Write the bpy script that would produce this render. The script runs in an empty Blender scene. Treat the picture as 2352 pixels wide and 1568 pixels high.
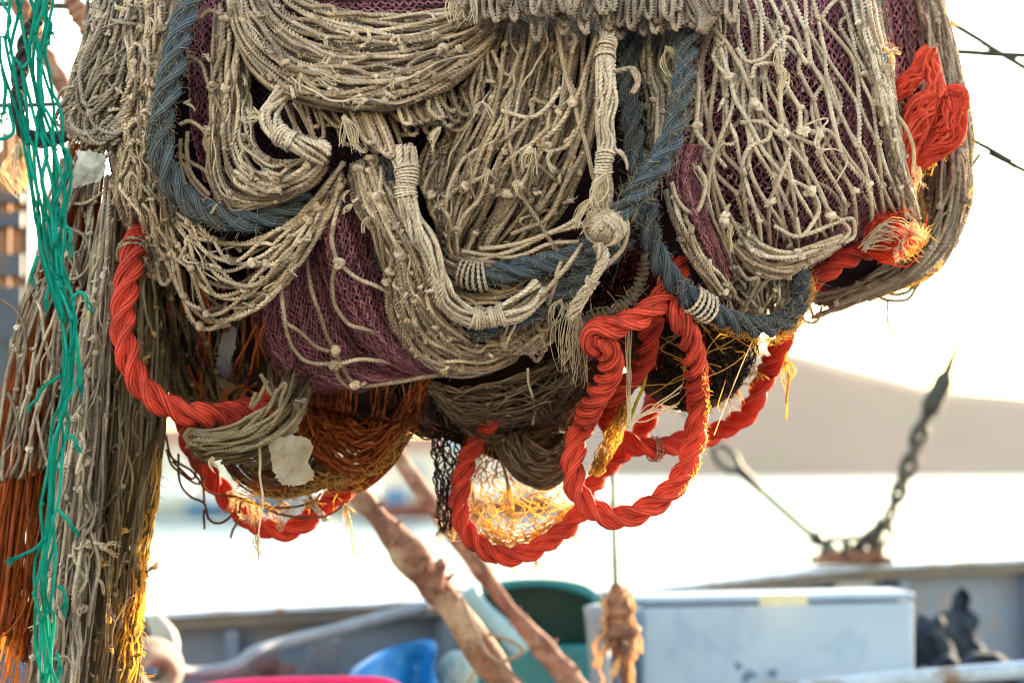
import bpy, math, random
import numpy as np
RG = np.random.default_rng(11)
random.seed(5)
SC = bpy.context.scene
COL = SC.collection
PI = math.pi
# ---------------------------------------------------------------- camera and layout
K = 0.0002                      # tangent of the view angle per unit of the layout grid (2352 x 1568 units)
PITCH = math.atan((1085 - 784) * K)
CAM = np.array([0.0, 0.0, 3.0])
FWD = np.array([0.0, math.cos(PITCH), math.sin(PITCH)])
UP = np.array([0.0, -math.sin(PITCH), math.cos(PITCH)])
RT = np.array([1.0, 0.0, 0.0])
U = 0.0007                      # metres per layout unit at the heap

def W(x, y, d):
    x = np.asarray(x, float); y = np.asarray(y, float); d = np.asarray(d, float)
    return CAM + d[..., None] * (FWD + RT * ((x - 1176) * K)[..., None] + UP * ((784 - y) * K)[..., None])

def w1(x, y, d):
    return W(np.array(x), np.array(y), np.array(d))

def H(x, y):                    # front of the hanging heap: a bulging body, nearest in the middle
    r2 = ((x - 1120) / 1090.0) ** 2 + ((y - 300) / 680.0) ** 2
    return 3.36 + 0.45 * (1 - np.sqrt(1 - np.minimum(r2, 1.0)))

# ---------------------------------------------------------------- curves
def cr(p, n):
    p = np.asarray(p, float)
    if len(p) < 3:
        t = np.linspace(0, 1, n)[:, None]
        return p[0] * (1 - t) + p[-1] * t
    q = np.vstack([2 * p[0] - p[1], p, 2 * p[-1] - p[-2]])
    m = max(6, int(3 * n / len(p)) + 2)
    t = np.linspace(0, 1, m, endpoint=False)[None, :, None]
    a, b, c, d = q[:-3, None], q[1:-2, None], q[2:-1, None], q[3:, None]
    s = 0.5 * (2 * b + (c - a) * t + (2 * a - 5 * b + 4 * c - d) * t ** 2 + (3 * b - a - 3 * c + d) * t ** 3)
    s = np.vstack([s.reshape(-1, p.shape[1]), p[-1:]])
    L = np.concatenate([[0], np.cumsum(np.linalg.norm(np.diff(s[:, :2], axis=0), axis=1) + 1e-9)])
    u = np.linspace(0, L[-1], n)
    return np.stack([np.interp(u, L, s[:, k]) for k in range(p.shape[1])], 1)

def wob(n, step=10, amp=1.0):   # smooth random walk-free noise
    m = max(3, int(n / step) + 3)
    x = np.linspace(0, m - 1, n)
    return np.interp(x, np.arange(m), RG.normal(0, amp, m))

def sm(a, k=3):
    for _ in range(k):
        a = np.concatenate([a[:1], (a[:-2] + 2 * a[1:-1] + a[2:]) / 4, a[-1:]])
    return a

# ---------------------------------------------------------------- mesh accumulator
def _lobe(phi):
    s = np.abs(phi)
    return np.maximum(0.5, 0.536 * np.cos(s) + np.sqrt(np.maximum(0.464 ** 2 - (0.536 * np.sin(s)) ** 2, 0)))
def profile(kind):
    if kind == 'round6': a = np.arange(6) * PI / 3; return a, np.ones(6)
    if kind == 'round4': a = np.arange(4) * PI / 2; return a, np.ones(4)
    if kind == 'round3': a = np.arange(3) * 2 * PI / 3; return a, np.ones(3)
    if kind == 'round12': a = np.arange(12) * PI / 6; return a, np.ones(12)
    if kind == 'round24': a = np.arange(24) * PI / 12; return a, np.ones(24)
    ph = np.radians([-26, 26, 60]) if kind == 'twine' else np.radians([-43, -35, -19, 0, 19, 35, 43, 60])
    a = np.concatenate([ph + m * 2 * PI / 3 for m in range(3)])
    r = np.concatenate([_lobe(ph) if kind == 'twine' else .585 * np.cos(ph) + np.sqrt(np.maximum(.415 ** 2 - (.585 * np.sin(ph)) ** 2, 0))] * 3)
    if kind == 'twine': r[2::3] = 0.30
    else: r[7::8] = 0.24
    return a, r
PROF = {k: profile(k) for k in ('round3', 'round4', 'round6', 'round12', 'round24', 'twine', 'rope')}

class Multi:
    """several pieces, each built as a mesh of its own"""
    def __init__(s): s.l = []
    @property
    def v(s): return s.l
    def begin(s): s.l.append(MB())
    def sweep(s, *a, **k):
        if not s.l: s.begin()
        s.l[-1].sweep(*a, **k)
    def build(s, name, mat, parent=None):
        for m in s.l:
            if m.v: m.build(name, mat, parent)
class MB:
    def __init__(s):
        s.v, s.f, s.uv, s.rn, s.n = [], [], [], [], 0
        s.f3, s.uv3 = [], []
    def sweep(s, P, r, kind='round6', pitch=0.0, rnd=None, caps=True, phase=None, uscale=1.0):
        """P (n,3) world points, r radius in metres (scalar or n); pitch = metres per full twist"""
        P = np.asarray(P, float); n = len(P)
        if n < 2: return
        ang, pr = PROF[kind]; k = len(ang)
        T = np.gradient(P, axis=0); T /= np.linalg.norm(T, axis=1)[:, None] + 1e-12
        N = np.cross(T, FWD)
        ln = np.linalg.norm(N, axis=1)
        bad = ln < 0.15
        if bad.any():
            N[bad] = np.cross(T[bad], RT * 0.8 + UP * 0.6); ln = np.linalg.norm(N, axis=1)
        N /= ln[:, None] + 1e-12
        B = np.cross(T, N)
        L = np.concatenate([[0], np.cumsum(np.linalg.norm(np.diff(P, axis=0), axis=1))])
        ph = (RG.random() * 2 * PI if phase is None else phase)
        A = ang[None, :] + ph + ((2 * PI / pitch) * L[:, None] if pitch else 0.0)
        R = (np.broadcast_to(np.asarray(r, float), (n,)))[:, None] * pr[None, :]
        V = P[:, None, :] + N[:, None, :] * (np.cos(A) * R)[..., None] + B[:, None, :] * (np.sin(A) * R)[..., None]
        i = np.arange(n - 1)[:, None] * k + s.n
        j = np.arange(k)[None, :]; j2 = (j + 1) % k
        F = np.stack([i + j, i + j2, i + k + j2, i + k + j], -1).reshape(-1, 4)
        vv = np.arange(k + 1) / k
        u = L / uscale
        UVq = np.stack([np.stack(np.broadcast_arrays(u[:-1, None], vv[None, :-1]), -1), np.stack(np.broadcast_arrays(u[:-1, None], vv[None, 1:]), -1),
                        np.stack(np.broadcast_arrays(u[1:, None], vv[None, 1:]), -1), np.stack(np.broadcast_arrays(u[1:, None], vv[None, :-1]), -1)], 2).reshape(-1, 2)
        s.v.append(V.reshape(-1, 3)); s.f.append(F); s.uv.append(UVq)
        rv = RG.random() if rnd is None else rnd
        m = n * k
        if caps:
            s.v.append(np.stack([P[0], P[-1]]))
            c0, c1 = s.n + m, s.n + m + 1
            j = np.arange(k); j2 = (j + 1) % k
            s.f3.append(np.stack([np.full(k, c0), s.n + j2, s.n + j], 1))
            b = s.n + (n - 1) * k
            s.f3.append(np.stack([np.full(k, c1), b + j, b + j2], 1))
            s.uv3.append(np.tile([[0.0, .5]], (6 * k, 1)))
            m += 2
        s.rn.append(np.full(m, rv)); s.n += m
    def raw(s, V, F, rnd=0.5, uv=None):
        V = np.asarray(V, float); off = s.n
        s.v.append(V); s.rn.append(np.full(len(V), rnd) if np.isscalar(rnd) else np.asarray(rnd)); s.n += len(V)
        q = [f for f in F if len(f) == 4]; t = [f for f in F if len(f) == 3]
        if q: s.f.append(np.array(q) + off); s.uv.append(np.zeros((4 * len(q), 2)))
        if t: s.f3.append(np.array(t) + off); s.uv3.append(np.zeros((3 * len(t), 2)))
    def grid(s, G, rnd=0.5, close_u=False):          # G (a,b,3)
        a, b = G.shape[:2]
        i = np.arange(a - 1 + (1 if close_u else 0))[:, None]; j = np.arange(b - 1)[None, :]
        i2 = (i + 1) % a
        F = np.stack([i * b + j, i2 * b + j, i2 * b + j + 1, i * b + j + 1], -1).reshape(-1, 4) + s.n
        s.v.append(G.reshape(-1, 3)); s.f.append(F); s.uv.append(np.zeros((4 * len(F), 2)))
        s.rn.append(np.full(a * b, rnd)); s.n += a * b
    def box(s, c, sx, sy, sz, rz=0.0, rnd=0.5, rx=0.0):
        c = np.asarray(c, float)
        V = np.array([[x, y, z] for z in (-.5, .5) for y in (-.5, .5) for x in (-.5, .5)]) * [sx, sy, sz]
        if rx:
            cx, sx_ = math.cos(rx), math.sin(rx)
            V = V @ np.array([[1, 0, 0], [0, cx, sx_], [0, -sx_, cx]])
        cz, sz_ = math.cos(rz), math.sin(rz)
        V = V @ np.array([[cz, sz_, 0], [-sz_, cz, 0], [0, 0, 1]]) + c
        s.raw(V, [(0, 2, 3, 1), (4, 5, 7, 6), (0, 1, 5, 4), (2, 6, 7, 3), (0, 4, 6, 2), (1, 3, 7, 5)], rnd)
    def build(s, name, mat, parent=None, smooth=True, bevel=0.0):
        me = bpy.data.meshes.new(name)
        V = np.concatenate(s.v)
        F4 = np.concatenate(s.f) if s.f else np.zeros((0, 4), int)
        F3 = np.concatenate(s.f3) if s.f3 else np.zeros((0, 3), int)
        org = np.zeros(3)
        if parent is None:
            org = V.mean(0)
        me.vertices.add(len(V)); me.vertices.foreach_set('co', (V - org).astype(np.float32).ravel())
        loops = np.concatenate([F4.ravel(), F3.ravel()])
        me.loops.add(len(loops)); me.loops.foreach_set('vertex_index', loops.astype(np.int32))
        st = np.concatenate([np.arange(len(F4)) * 4, len(F4) * 4 + np.arange(len(F3)) * 3])
        me.polygons.add(len(st)); me.polygons.foreach_set('loop_start', st.astype(np.int32))
        me.polygons.foreach_set('use_smooth', np.full(len(st), smooth))
        me.update(calc_edges=True)
        uvl = me.uv_layers.new(name='UVMap')
        uv = np.concatenate((s.uv or [np.zeros((0, 2))]) + (s.uv3 or [np.zeros((0, 2))]))
        uvl.data.foreach_set('uv', uv.astype(np.float32).ravel())
        at = me.attributes.new('rnd', 'FLOAT', 'POINT')
        at.data.foreach_set('value', np.concatenate(s.rn).astype(np.float32))
        me.materials.append(mat)
        o = bpy.data.objects.new(name, me); COL.objects.link(o)
        if parent is not None:
            o.parent = parent
            o.matrix_parent_inverse.identity()
            wl, q = np.zeros(3), parent
            while q is not None: wl += np.array(q.location); q = q.parent
            o.location = -wl
        else:
            o.location = org
        if bevel:
            m = o.modifiers.new('Bevel', 'BEVEL'); m.width = bevel; m.segments = 2; m.limit_method = 'ANGLE'
        return o

def tag(o, label=None, cat=None, group=None, kind=None):
    if label: o['label'] = label
    if cat: o['category'] = cat
    if group: o['group'] = group
    if kind: o['kind'] = kind
    return o

def empty(name, loc):
    o = bpy.data.objects.new(name, None); o.location = loc; o.empty_display_size = 0.1
    COL.objects.link(o); return o

# ---------------------------------------------------------------- materials
def nt(name):
    m = bpy.data.materials.new(name); m.use_nodes = True
    t = m.node_tree; t.nodes.clear()
    return m, t, t.nodes, t.links
def mixc(N, L, fac, a, b, blend='MIX'):
    x = N.new('ShaderNodeMix'); x.data_type = 'RGBA'; x.blend_type = blend
    for s, v in ((x.inputs[0], fac), (x.inputs[6], a), (x.inputs[7], b)):
        if hasattr(v, 'is_linked') or hasattr(v, 'links'): L.new(v, s)
        elif isinstance(v, (int, float)): s.default_value = v
        else: s.default_value = (*v, 1) if len(v) == 3 else v
    return x.outputs[2]
def mth(N, L, op, a, b=0.0):
    x = N.new('ShaderNodeMath'); x.operation = op
    for s, v in ((x.inputs[0], a), (x.inputs[1], b)):
        if hasattr(v, 'links'): L.new(v, s)
        else: s.default_value = v
    return x.outputs[0]
def noise(N, L, vec, scale, detail=3.0, rough=0.55):
    x = N.new('ShaderNodeTexNoise'); x.inputs['Scale'].default_value = scale; x.inputs['Detail'].default_value = detail
    x.inputs['Roughness'].default_value = rough
    if vec is not None: L.new(vec, x.inputs['Vector'])
    return x.outputs[0]
def ramp(N, L, fac, stops):
    x = N.new('ShaderNodeValToRGB'); e = x.color_ramp.elements
    while len(e) < len(stops): e.new(0.5)
    while len(e) > max(1, len(stops)): e.remove(e[-1])
    for k, (p, c) in enumerate(stops):
        e[k].position = p; e[k].color = (*c, 1)
    L.new(fac, x.inputs[0]); return x.outputs[0]

def cordage(name, cols, dirt, fib=(1.0, 9.0), bump=0.5, bdist=0.001, trans=0.2, tcol=None, rough=0.9, dirt_amt=0.5, fibc=0.35, sheen=0.0, dscale=9.0, spec=.12, yarns=0):
    """twisted fibre: per-strand colour, patches of grime, fibre lines that run along the lay"""
    m, t, N, L = nt(name)
    out = N.new('ShaderNodeOutputMaterial'); b = N.new('ShaderNodeBsdfPrincipled')
    at = N.new('ShaderNodeAttribute'); at.attribute_name = 'rnd'
    uv = N.new('ShaderNodeUVMap'); mp = N.new('ShaderNodeMapping'); L.new(uv.outputs[0], mp.inputs[0])
    mp.inputs['Scale'].default_value = (fib[0], fib[1], 1)
    tc = N.new('ShaderNodeNewGeometry')
    fl = noise(N, L, mp.outputs[0], 1.0, 2.0, 0.6)
    if yarns:                                   # yarns laid side by side in each strand
        sx = N.new('ShaderNodeSeparateXYZ'); L.new(uv.outputs[0], sx.inputs[0])
        w_ = mth(N, L, 'ADD', mth(N, L, 'MULTIPLY', sx.outputs[1], float(yarns)), mth(N, L, 'MULTIPLY', fl, 1.3))
        w_ = mth(N, L, 'ADD', w_, mth(N, L, 'MULTIPLY', sx.outputs[0], .12))
        w_ = mth(N, L, 'ABSOLUTE', mth(N, L, 'SINE', mth(N, L, 'MULTIPLY', w_, PI)))
        w_ = mth(N, L, 'POWER', w_, .8)
        fl = mth(N, L, 'ADD', mth(N, L, 'MULTIPLY', w_, .62), mth(N, L, 'MULTIPLY', fl, .38))
    n1 = noise(N, L, tc.outputs['Position'], dscale, 4.0, 0.6)
    n2 = noise(N, L, tc.outputs['Position'], 60.0, 3.0, 0.6)
    k = len(cols)
    base = ramp(N, L, at.outputs['Fac'], [(i / max(1, k - 1), c) for i, c in enumerate(cols)])
    d = mth(N, L, 'MULTIPLY', ramp(N, L, n1, [(0.42, (0, 0, 0)), (0.68, (1, 1, 1))]), dirt_amt)
    base = mixc(N, L, d, base, dirt)
    fr = ramp(N, L, fl, [(0.28, (1 - fibc,) * 3), (0.62, (1 + fibc * .3,) * 3)])
    base = mixc(N, L, 1.0, base, fr, 'MULTIPLY')
    f2 = ramp(N, L, n2, [(0.3, (0.72, 0.72, 0.72)), (0.7, (1.15, 1.13, 1.1))])
    base = mixc(N, L, 1.0, base, f2, 'MULTIPLY')
    L.new(base, b.inputs['Base Color']); b.inputs['Roughness'].default_value = rough
    b.inputs['Specular IOR Level'].default_value = spec
    b.inputs['Sheen Weight'].default_value = sheen; b.inputs['Sheen Roughness'].default_value = 0.6
    bp = N.new('ShaderNodeBump'); bp.inputs['Strength'].default_value = bump; bp.inputs['Distance'].default_value = bdist
    L.new(fl, bp.inputs['Height']); L.new(bp.outputs[0], b.inputs['Normal'])
    sh = b.outputs[0]
    if trans:
        tr = N.new('ShaderNodeBsdfTranslucent')
        if tcol: tr.inputs[0].default_value = (*tcol, 1)
        else: L.new(base, tr.inputs[0])
        mx = N.new('ShaderNodeMixShader'); mx.inputs[0].default_value = trans
        L.new(sh, mx.inputs[1]); L.new(tr.outputs[0], mx.inputs[2]); sh = mx.outputs[0]
    L.new(sh, out.inputs[0])
    return m

def plain(name, col, col2=None, rough=0.7, scale=8.0, bump=0.2, bdist=0.004, metal=0.0, trans=0.0, spec=0.4, stain=None, stain_scale=3.0, detail=5.0):
    m, t, N, L = nt(name)
    out = N.new('ShaderNodeOutputMaterial'); b = N.new('ShaderNodeBsdfPrincipled')
    g = N.new('ShaderNodeNewGeometry')
    n1 = noise(N, L, g.outputs['Position'], scale, detail, 0.6)
    c = mixc(N, L, ramp(N, L, n1, [(0.35, (0, 0, 0)), (0.65, (1, 1, 1))]), col, col2 or tuple(x * .75 for x in col))
    if stain:
        n2 = noise(N, L, g.outputs['Position'], stain_scale, 6.0, 0.65)
        c = mixc(N, L, ramp(N, L, n2, [(0.52, (0, 0, 0)), (0.66, (1, 1, 1))]), c, stain)
    L.new(c, b.inputs['Base Color']); b.inputs['Roughness'].default_value = rough; b.inputs['Metallic'].default_value = metal
    b.inputs['Specular IOR Level'].default_value = spec
    bp = N.new('ShaderNodeBump'); bp.inputs['Strength'].default_value = bump; bp.inputs['Distance'].default_value = bdist
    L.new(n1, bp.inputs['Height']); L.new(bp.outputs[0], b.inputs['Normal'])
    sh = b.outputs[0]
    if trans:
        tr = N.new('ShaderNodeBsdfTranslucent'); L.new(c, tr.inputs[0])
        mx = N.new('ShaderNodeMixShader'); mx.inputs[0].default_value = trans
        L.new(sh, mx.inputs[1]); L.new(tr.outputs[0], mx.inputs[2]); sh = mx.outputs[0]
    L.new(sh, out.inputs[0])
    return m

# ---------------------------------------------------------------- nets, ropes, frays
def gsurf(guides, M=72, deps=None):
    return np.stack([cr([(p[0], p[1], p[2] if len(p) > 2 else 0.0) for p in g], M) for g in guides])
def gsample(G, s, t):
    """s across the guides 0..1, t along 0..1 -> (x, y, dz)"""
    g, M = G.shape[:2]
    s = np.clip(s, -0.06, 1.06) * (g - 1); t = np.clip(t, 0, 1) * (M - 1)
    i = np.clip(np.floor(s).astype(int), 0, g - 2); fs = (s - i)[..., None]
    j = np.clip(np.floor(t).astype(int), 0, M - 2); ft = (t - j)[..., None]
    def at(ii):
        ii = np.clip(ii, 0, g - 1)
        return G[ii, j] * (1 - ft) + G[ii, j + 1] * ft
    a, b, c, d = at(i - 1), at(i), at(i + 1), at(i + 2)
    if g == 2: return b * (1 - fs) + c * fs
    return 0.5 * (2 * b + (c - a) * fs + (2 * a - 5 * b + 4 * c - d) * fs ** 2 + (3 * b - a - 3 * c + d) * fs ** 3)

def place(Q, dz=0.0, depth=None):
    base = H(Q[:, 0], Q[:, 1]) if depth is None else depth
    return W(Q[:, 0], Q[:, 1], base + Q[:, 2] + dz)

def knot(mb, c, R, r, rnd):
    a = np.linspace(0, 1, 13)
    e = RG.normal(size=(3, 3)); e1 = e[0] / np.linalg.norm(e[0]); e2 = np.cross(e1, e[1]); e2 /= np.linalg.norm(e2); e3 = np.cross(e1, e2)
    th = a * 2 * PI * 1.6
    P = c + R * (np.cos(th)[:, None] * e1 * 1.3 + np.sin(th)[:, None] * e2 * RG.uniform(.55, .85)) + (a - .5)[:, None] * e3 * R * 1.3
    mb.sweep(P, r, 'round6', rnd=rnd)

def net(mb, guides, n, rows, r=6.5, dz=0.0, js=0.25, jt=0.18, slack=3.0, zn=0.012, step=5.0, kind='twine', knots=True, depth=None,
        pitch=2.8, drop=0.0, squeeze=0.9, rn=(0, 1), t0=0.0, t1=1.0, rj=0.10, mj=0.3, ripple=None):
    """a knotted net hung between guide lines: strand i meets its neighbours in turn at rows of knots"""
    G = gsurf(guides)
    ro = RG.random()
    nd = {}
    def node(k, p):
        if (k, p) not in nd:
            odd = k % 2
            s = (2 * p + 1 - odd) / n
            nd[(k, p)] = (s + RG.normal(0, js / n), t0 + (t1 - t0) * ((k - 0.5 + ro * .8) / rows + RG.normal(0, jt / rows)), RG.normal(0, zn))
        return nd[(k, p)]
    for i in range(n):
        ctl = []
        for k in range(0, rows + 2):
            p = (i + (k % 2)) // 2
            s, t, z = node(k, p)
            own = (i + .5) / n
            sq = squeeze
            ctl.append((own * (1 - sq) + s * sq, t, z))
            if k < rows + 1:
                s2, t2, z2 = node(k + 1, (i + 1 + (k % 2)) // 2 if (k % 2) == 0 else i // 2)
                mid = (s + s2) / 2 + RG.normal(0, js * mj / n)
                ctl.append((own * (1 - sq) + mid * sq + RG.normal(0, .12 / n), (t + t2) / 2, (z + z2) / 2 + RG.normal(0, zn * .7)))
        C = np.array(ctl)
        if drop and RG.random() < drop: continue
        C = C[np.argsort(C[:, 1], kind='stable')]
        m0 = max(40, len(C) * 8)
        S = np.stack([np.interp(np.linspace(0, len(C) - 1, m0), np.arange(len(C)), C[:, q]) for q in range(3)], 1)
        for q in range(3): S[:, q] = sm(S[:, q], 6)
        S = S[(S[:, 1] >= t0) & (S[:, 1] <= t1)]
        if len(S) < 4: continue
        Q = gsample(G, S[:, 0], S[:, 1])
        Q[:, 2] += S[:, 2]
        if ripple: Q[:, 2] += ripple[0] * (np.sin(2 * PI * (ripple[1] * S[:, 0] + .35 * np.sin(5 * S[:, 1] + ripple[1])) + 1.7) + .5 * np.sin(2 * PI * (ripple[1] * 2.3 * S[:, 0] + 1.1 * S[:, 1])))
        Q[:, 0] += sm(wob(len(Q), 16, slack), 8); Q[:, 1] += sm(wob(len(Q), 16, slack), 8)
        Ln = np.linalg.norm(np.diff(Q[:, :2], axis=0), axis=1).sum()
        Q = cr(Q[::2] if len(Q) > 12 else Q, max(6, int(Ln / step)))
        P = place(Q, dz, depth)
        rv = rn[0] + (rn[1] - rn[0]) * RG.random()
        rr = r * U * (1 + RG.normal(0, rj))
        mb.sweep(P, rr, kind, pitch=pitch * 2 * rr if kind == 'twine' else 0, rnd=rv, uscale=rr)
    if knots:
        for (k, p), (s, t, z) in nd.items():
            if t < t0 + .01 or t > t1 - .01 or s < 0.01 or s > .99: continue
            q = gsample(G, np.array([s]), np.array([t])); q[:, 2] += z
            c = place(q, dz - 0.003, depth)[0]
            if RG.random() < .42: continue
            q_ = RG.uniform(.75, 1.1)
            for _ in range(2): knot(mb, c + RG.normal(0, r * U * .3, 3), r * U * .8 * q_, r * U * .62 * q_, rn[0] + (rn[1] - rn[0]) * RG.random())

def strand(mb, pts, r=6.5, dz=0.0, depth=None, kind='twine', step=4.0, rnd=None, wobble=1.5, taper=False, pitch=2.8):
    if hasattr(mb, 'begin'): mb.begin()
    pts = [(p[0], p[1], p[2] if len(p) > 2 else 0.0) for p in pts]
    Q = cr(pts, 60); Ln = np.linalg.norm(np.diff(Q[:, :2], axis=0), axis=1).sum()
    Q = cr(pts, max(6, int(Ln / step)))
    if wobble:
        Q[:, 0] += sm(wob(len(Q), 12, wobble), 6); Q[:, 1] += sm(wob(len(Q), 12, wobble), 6)
    P = place(Q, dz, depth)
    rr = r * U
    rad = rr if not taper else rr * np.linspace(1, .35, len(Q))
    mb.sweep(P, rad, kind, pitch=pitch * 2 * rr if kind in ('twine', 'rope') else 0, rnd=rnd, uscale=rr)
    return P

def rope(pts, R, dz=0.0, depth=None, step=3.0, pitch=3.1, mb=None, rnd=0.5, wobble=1.0, rvar=0.03):
    pts = [(p[0], p[1], p[2] if len(p) > 2 else 0.0) for p in pts]
    Q = cr(pts, 200); Ln = np.linalg.norm(np.diff(Q[:, :2], axis=0), axis=1).sum()
    n = int(Ln / step)
    Q = cr(pts, n)
    Q[:, 0] += sm(wob(n, 14, wobble), 6); Q[:, 1] += sm(wob(n, 14, wobble), 6)
    P = place(Q, dz, depth)
    rr = R * U * (1 + sm(wob(n, 12, rvar), 6))
    mb.sweep(P, rr, 'rope', pitch=pitch * 2 * R * U, rnd=rnd, uscale=R * U)
    return P

def fuzz(mb, P, R, n, ln=(6, 16), r=0.7, out=1.0, curl=1.3, rnd=None, side=None):
    """short broken fibres standing off a cord whose centre line is P (world)"""
    T = np.gradient(P, axis=0); T /= np.linalg.norm(T, axis=1)[:, None] + 1e-12
    ctr = RG.integers(0, len(P), max(4, n // 14))
    for _ in range(n):
        i = int(np.clip(ctr[RG.integers(0, len(ctr))] + RG.normal(0, 9), 0, len(P) - 1))
        d = RG.normal(size=3); d -= T[i] * d.dot(T[i]); d /= np.linalg.norm(d) + 1e-9
        if side is not None:
            d = d + np.asarray(side) * 1.2; d /= np.linalg.norm(d)
        l = RG.uniform(*ln) * U
        p0 = P[i] + d * R * U * 0.9
        dd = d * out + T[i] * RG.normal(0, .9) + RG.normal(0, .3, 3); dd /= np.linalg.norm(dd)
        c = RG.normal(0, curl, 3)
        t = np.linspace(0, 1, 4)[:, None]
        mb.sweep(p0 + dd * l * t + c * l * t ** 2 * .6, r * U * np.linspace(1, .5, 4), 'round3', rnd=RG.random() if rnd is None else rnd, caps=False)

def tuft(mb, x, y, dirx, diry, n=26, ln=40, spread=0.5, r=1.4, dz=0.0, depth=None, grav=0.3, rnd=(0.5, 1), zsp=.3):
    """a frayed end: loose fibres fanning out from a point"""
    if hasattr(mb, 'begin'): mb.begin()
    nc = max(2, n // 7); cl = [(RG.normal(0, spread), RG.uniform(.5, 1.15), RG.normal(0, .5)) for _ in range(nc)]
    n = int(n * .75) + 1
    for _ in range(n):
        ca, cln, cc = cl[RG.integers(0, nc)]
        a = math.atan2(diry, dirx) + ca + RG.normal(0, spread * .16)
        l = ln * cln * RG.uniform(.8, 1.1); t = np.linspace(0, 1, 7)
        c = cc + RG.normal(0, .12)
        X = x + RG.normal(0, 2) + l * (np.cos(a) * t + c * np.sin(a) * np.sin(t * PI) * .5) + sm(wob(7, 2, l * .05))
        Y = y + RG.normal(0, 2) + l * (np.sin(a) * t - c * np.cos(a) * np.sin(t * PI) * .5 + grav * t ** 2) + sm(wob(7, 2, l * .05))
        Z = RG.normal(0, zsp) * l * U * t
        P = place(np.stack([X, Y, Z], 1), dz, depth)
        mb.sweep(P, r * U * np.linspace(1, .45, 7), 'round3', rnd=RG.uniform(*rnd), caps=False)

def bundle(mb, pts, R, m=14, r=6.0, dz=0.0, depth=None, turns=0.6, bands=(), rn=(.4, 1), step=5.0, rvar=.12):
    """many strands gathered side by side round a centre line, with lashings at the given fractions"""
    pts = [(p[0], p[1], p[2] if len(p) > 2 else 0.0) for p in pts]
    Q = cr(pts, 200); Ln = np.linalg.norm(np.diff(Q[:, :2], axis=0), axis=1).sum(); n = int(Ln / step); Q = cr(pts, n)
    C = place(Q, dz, depth)
    T = np.gradient(C, axis=0); T /= np.linalg.norm(T, axis=1)[:, None]
    Nn = np.cross(T, FWD); Nn /= np.linalg.norm(Nn, axis=1)[:, None]; B = np.cross(T, Nn)
    t = np.linspace(0, 1, n)
    pinch = np.ones(n)
    for bt, bw in bands: pinch *= 1 - .22 * np.exp(-((t - bt) / (bw * 1.2)) ** 2)
    RR = R * U * pinch * (1 + sm(wob(n, 12, rvar), 4))
    for i in range(m + max(3, m // 3)):
        inner = .5 if i >= m else 1.0
        a = 2 * PI * i / m + turns * 2 * PI * t + sm(wob(n, 10, .35), 4)
        q = (RR - r * U) * inner * (1 + sm(wob(n, 9, .1), 3))
        P = C + Nn * (np.cos(a) * q)[:, None] + B * (np.sin(a) * q)[:, None]
        mb.sweep(P, r * U, 'twine', pitch=5.6 * r * U, rnd=RG.uniform(*rn), uscale=r * U)
    for bt, bw in bands:
        i0, i1 = int((bt - bw) * n), int((bt + bw) * n); i0 = max(0, i0); i1 = min(n - 1, i1)
        w = np.linalg.norm(np.diff(C[i0:i1 + 1], axis=0), axis=1).sum(); tr = max(2, w / (1.5 * r * .62 * U))
        k = int(tr * 16); ii = np.linspace(i0, i1, k)
        c = np.stack([np.interp(ii, np.arange(n), C[:, q]) for q in range(3)], 1)
        nn = np.stack([np.interp(ii, np.arange(n), Nn[:, q]) for q in range(3)], 1); bb = np.stack([np.interp(ii, np.arange(n), B[:, q]) for q in range(3)], 1)
        a = np.linspace(0, tr * 2 * PI, k); q = np.interp(ii, np.arange(n), RR) + r * U * .7
        q = q - r * U * .3 + sm(wob(k, 6, r * U * .25), 2); mb.sweep(c + nn * (np.cos(a) * q)[:, None] + bb * (np.sin(a) * q)[:, None], r * U * .62, 'twine', pitch=5.6 * r * U, rnd=RG.uniform(*rn), uscale=r * U)
    return C

def lashing(mb, P, i0, i1, R, r, turns, rnd=None):
    """turns of twine round a rope whose centre line is P"""
    k = int(turns * 18); ii = np.linspace(i0, i1, k)
    T = np.gradient(P, axis=0); T /= np.linalg.norm(T, axis=1)[:, None]
    Nn = np.cross(T, FWD); Nn /= np.linalg.norm(Nn, axis=1)[:, None]; B = np.cross(T, Nn)
    f = lambda A: np.stack([np.interp(ii, np.arange(len(P)), A[:, q]) for q in range(3)], 1)
    a = np.linspace(0, turns * 2 * PI, k); q = (R + r * .8) * U * (1 + sm(wob(k, 8, .04)))
    mb.sweep(f(P) + f(Nn) * (np.cos(a) * q)[:, None] + f(B) * (np.sin(a) * q)[:, None], r * U, 'twine', pitch=5.6 * r * U, rnd=rnd, uscale=r * U)

def uloops(mb, items, r=6.5, dz=-.04, rn=(0, 1), depth=None):
    """hanging bights: (x, y, width, length, lean)"""
    for x, y, wd, ln, lean in items:
        z = RG.normal(0, .012)
        p = [(x, y, .03 + z), (x + lean * .4 + RG.normal(0, 2), y + ln * .5, z), (x + lean * .85 + wd * .08, y + ln * .9, z - .006),
             (x + lean + wd * .5, y + ln, z - .012), (x + lean * .9 + wd * .95, y + ln * .88, z - .003), (x + lean * .45 + wd, y + ln * .45, z + .01), (x + wd * .9, y - 4, z + .035)]
        strand(mb, p, r, dz, depth, rnd=RG.uniform(*rn), wobble=1.2)

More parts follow.
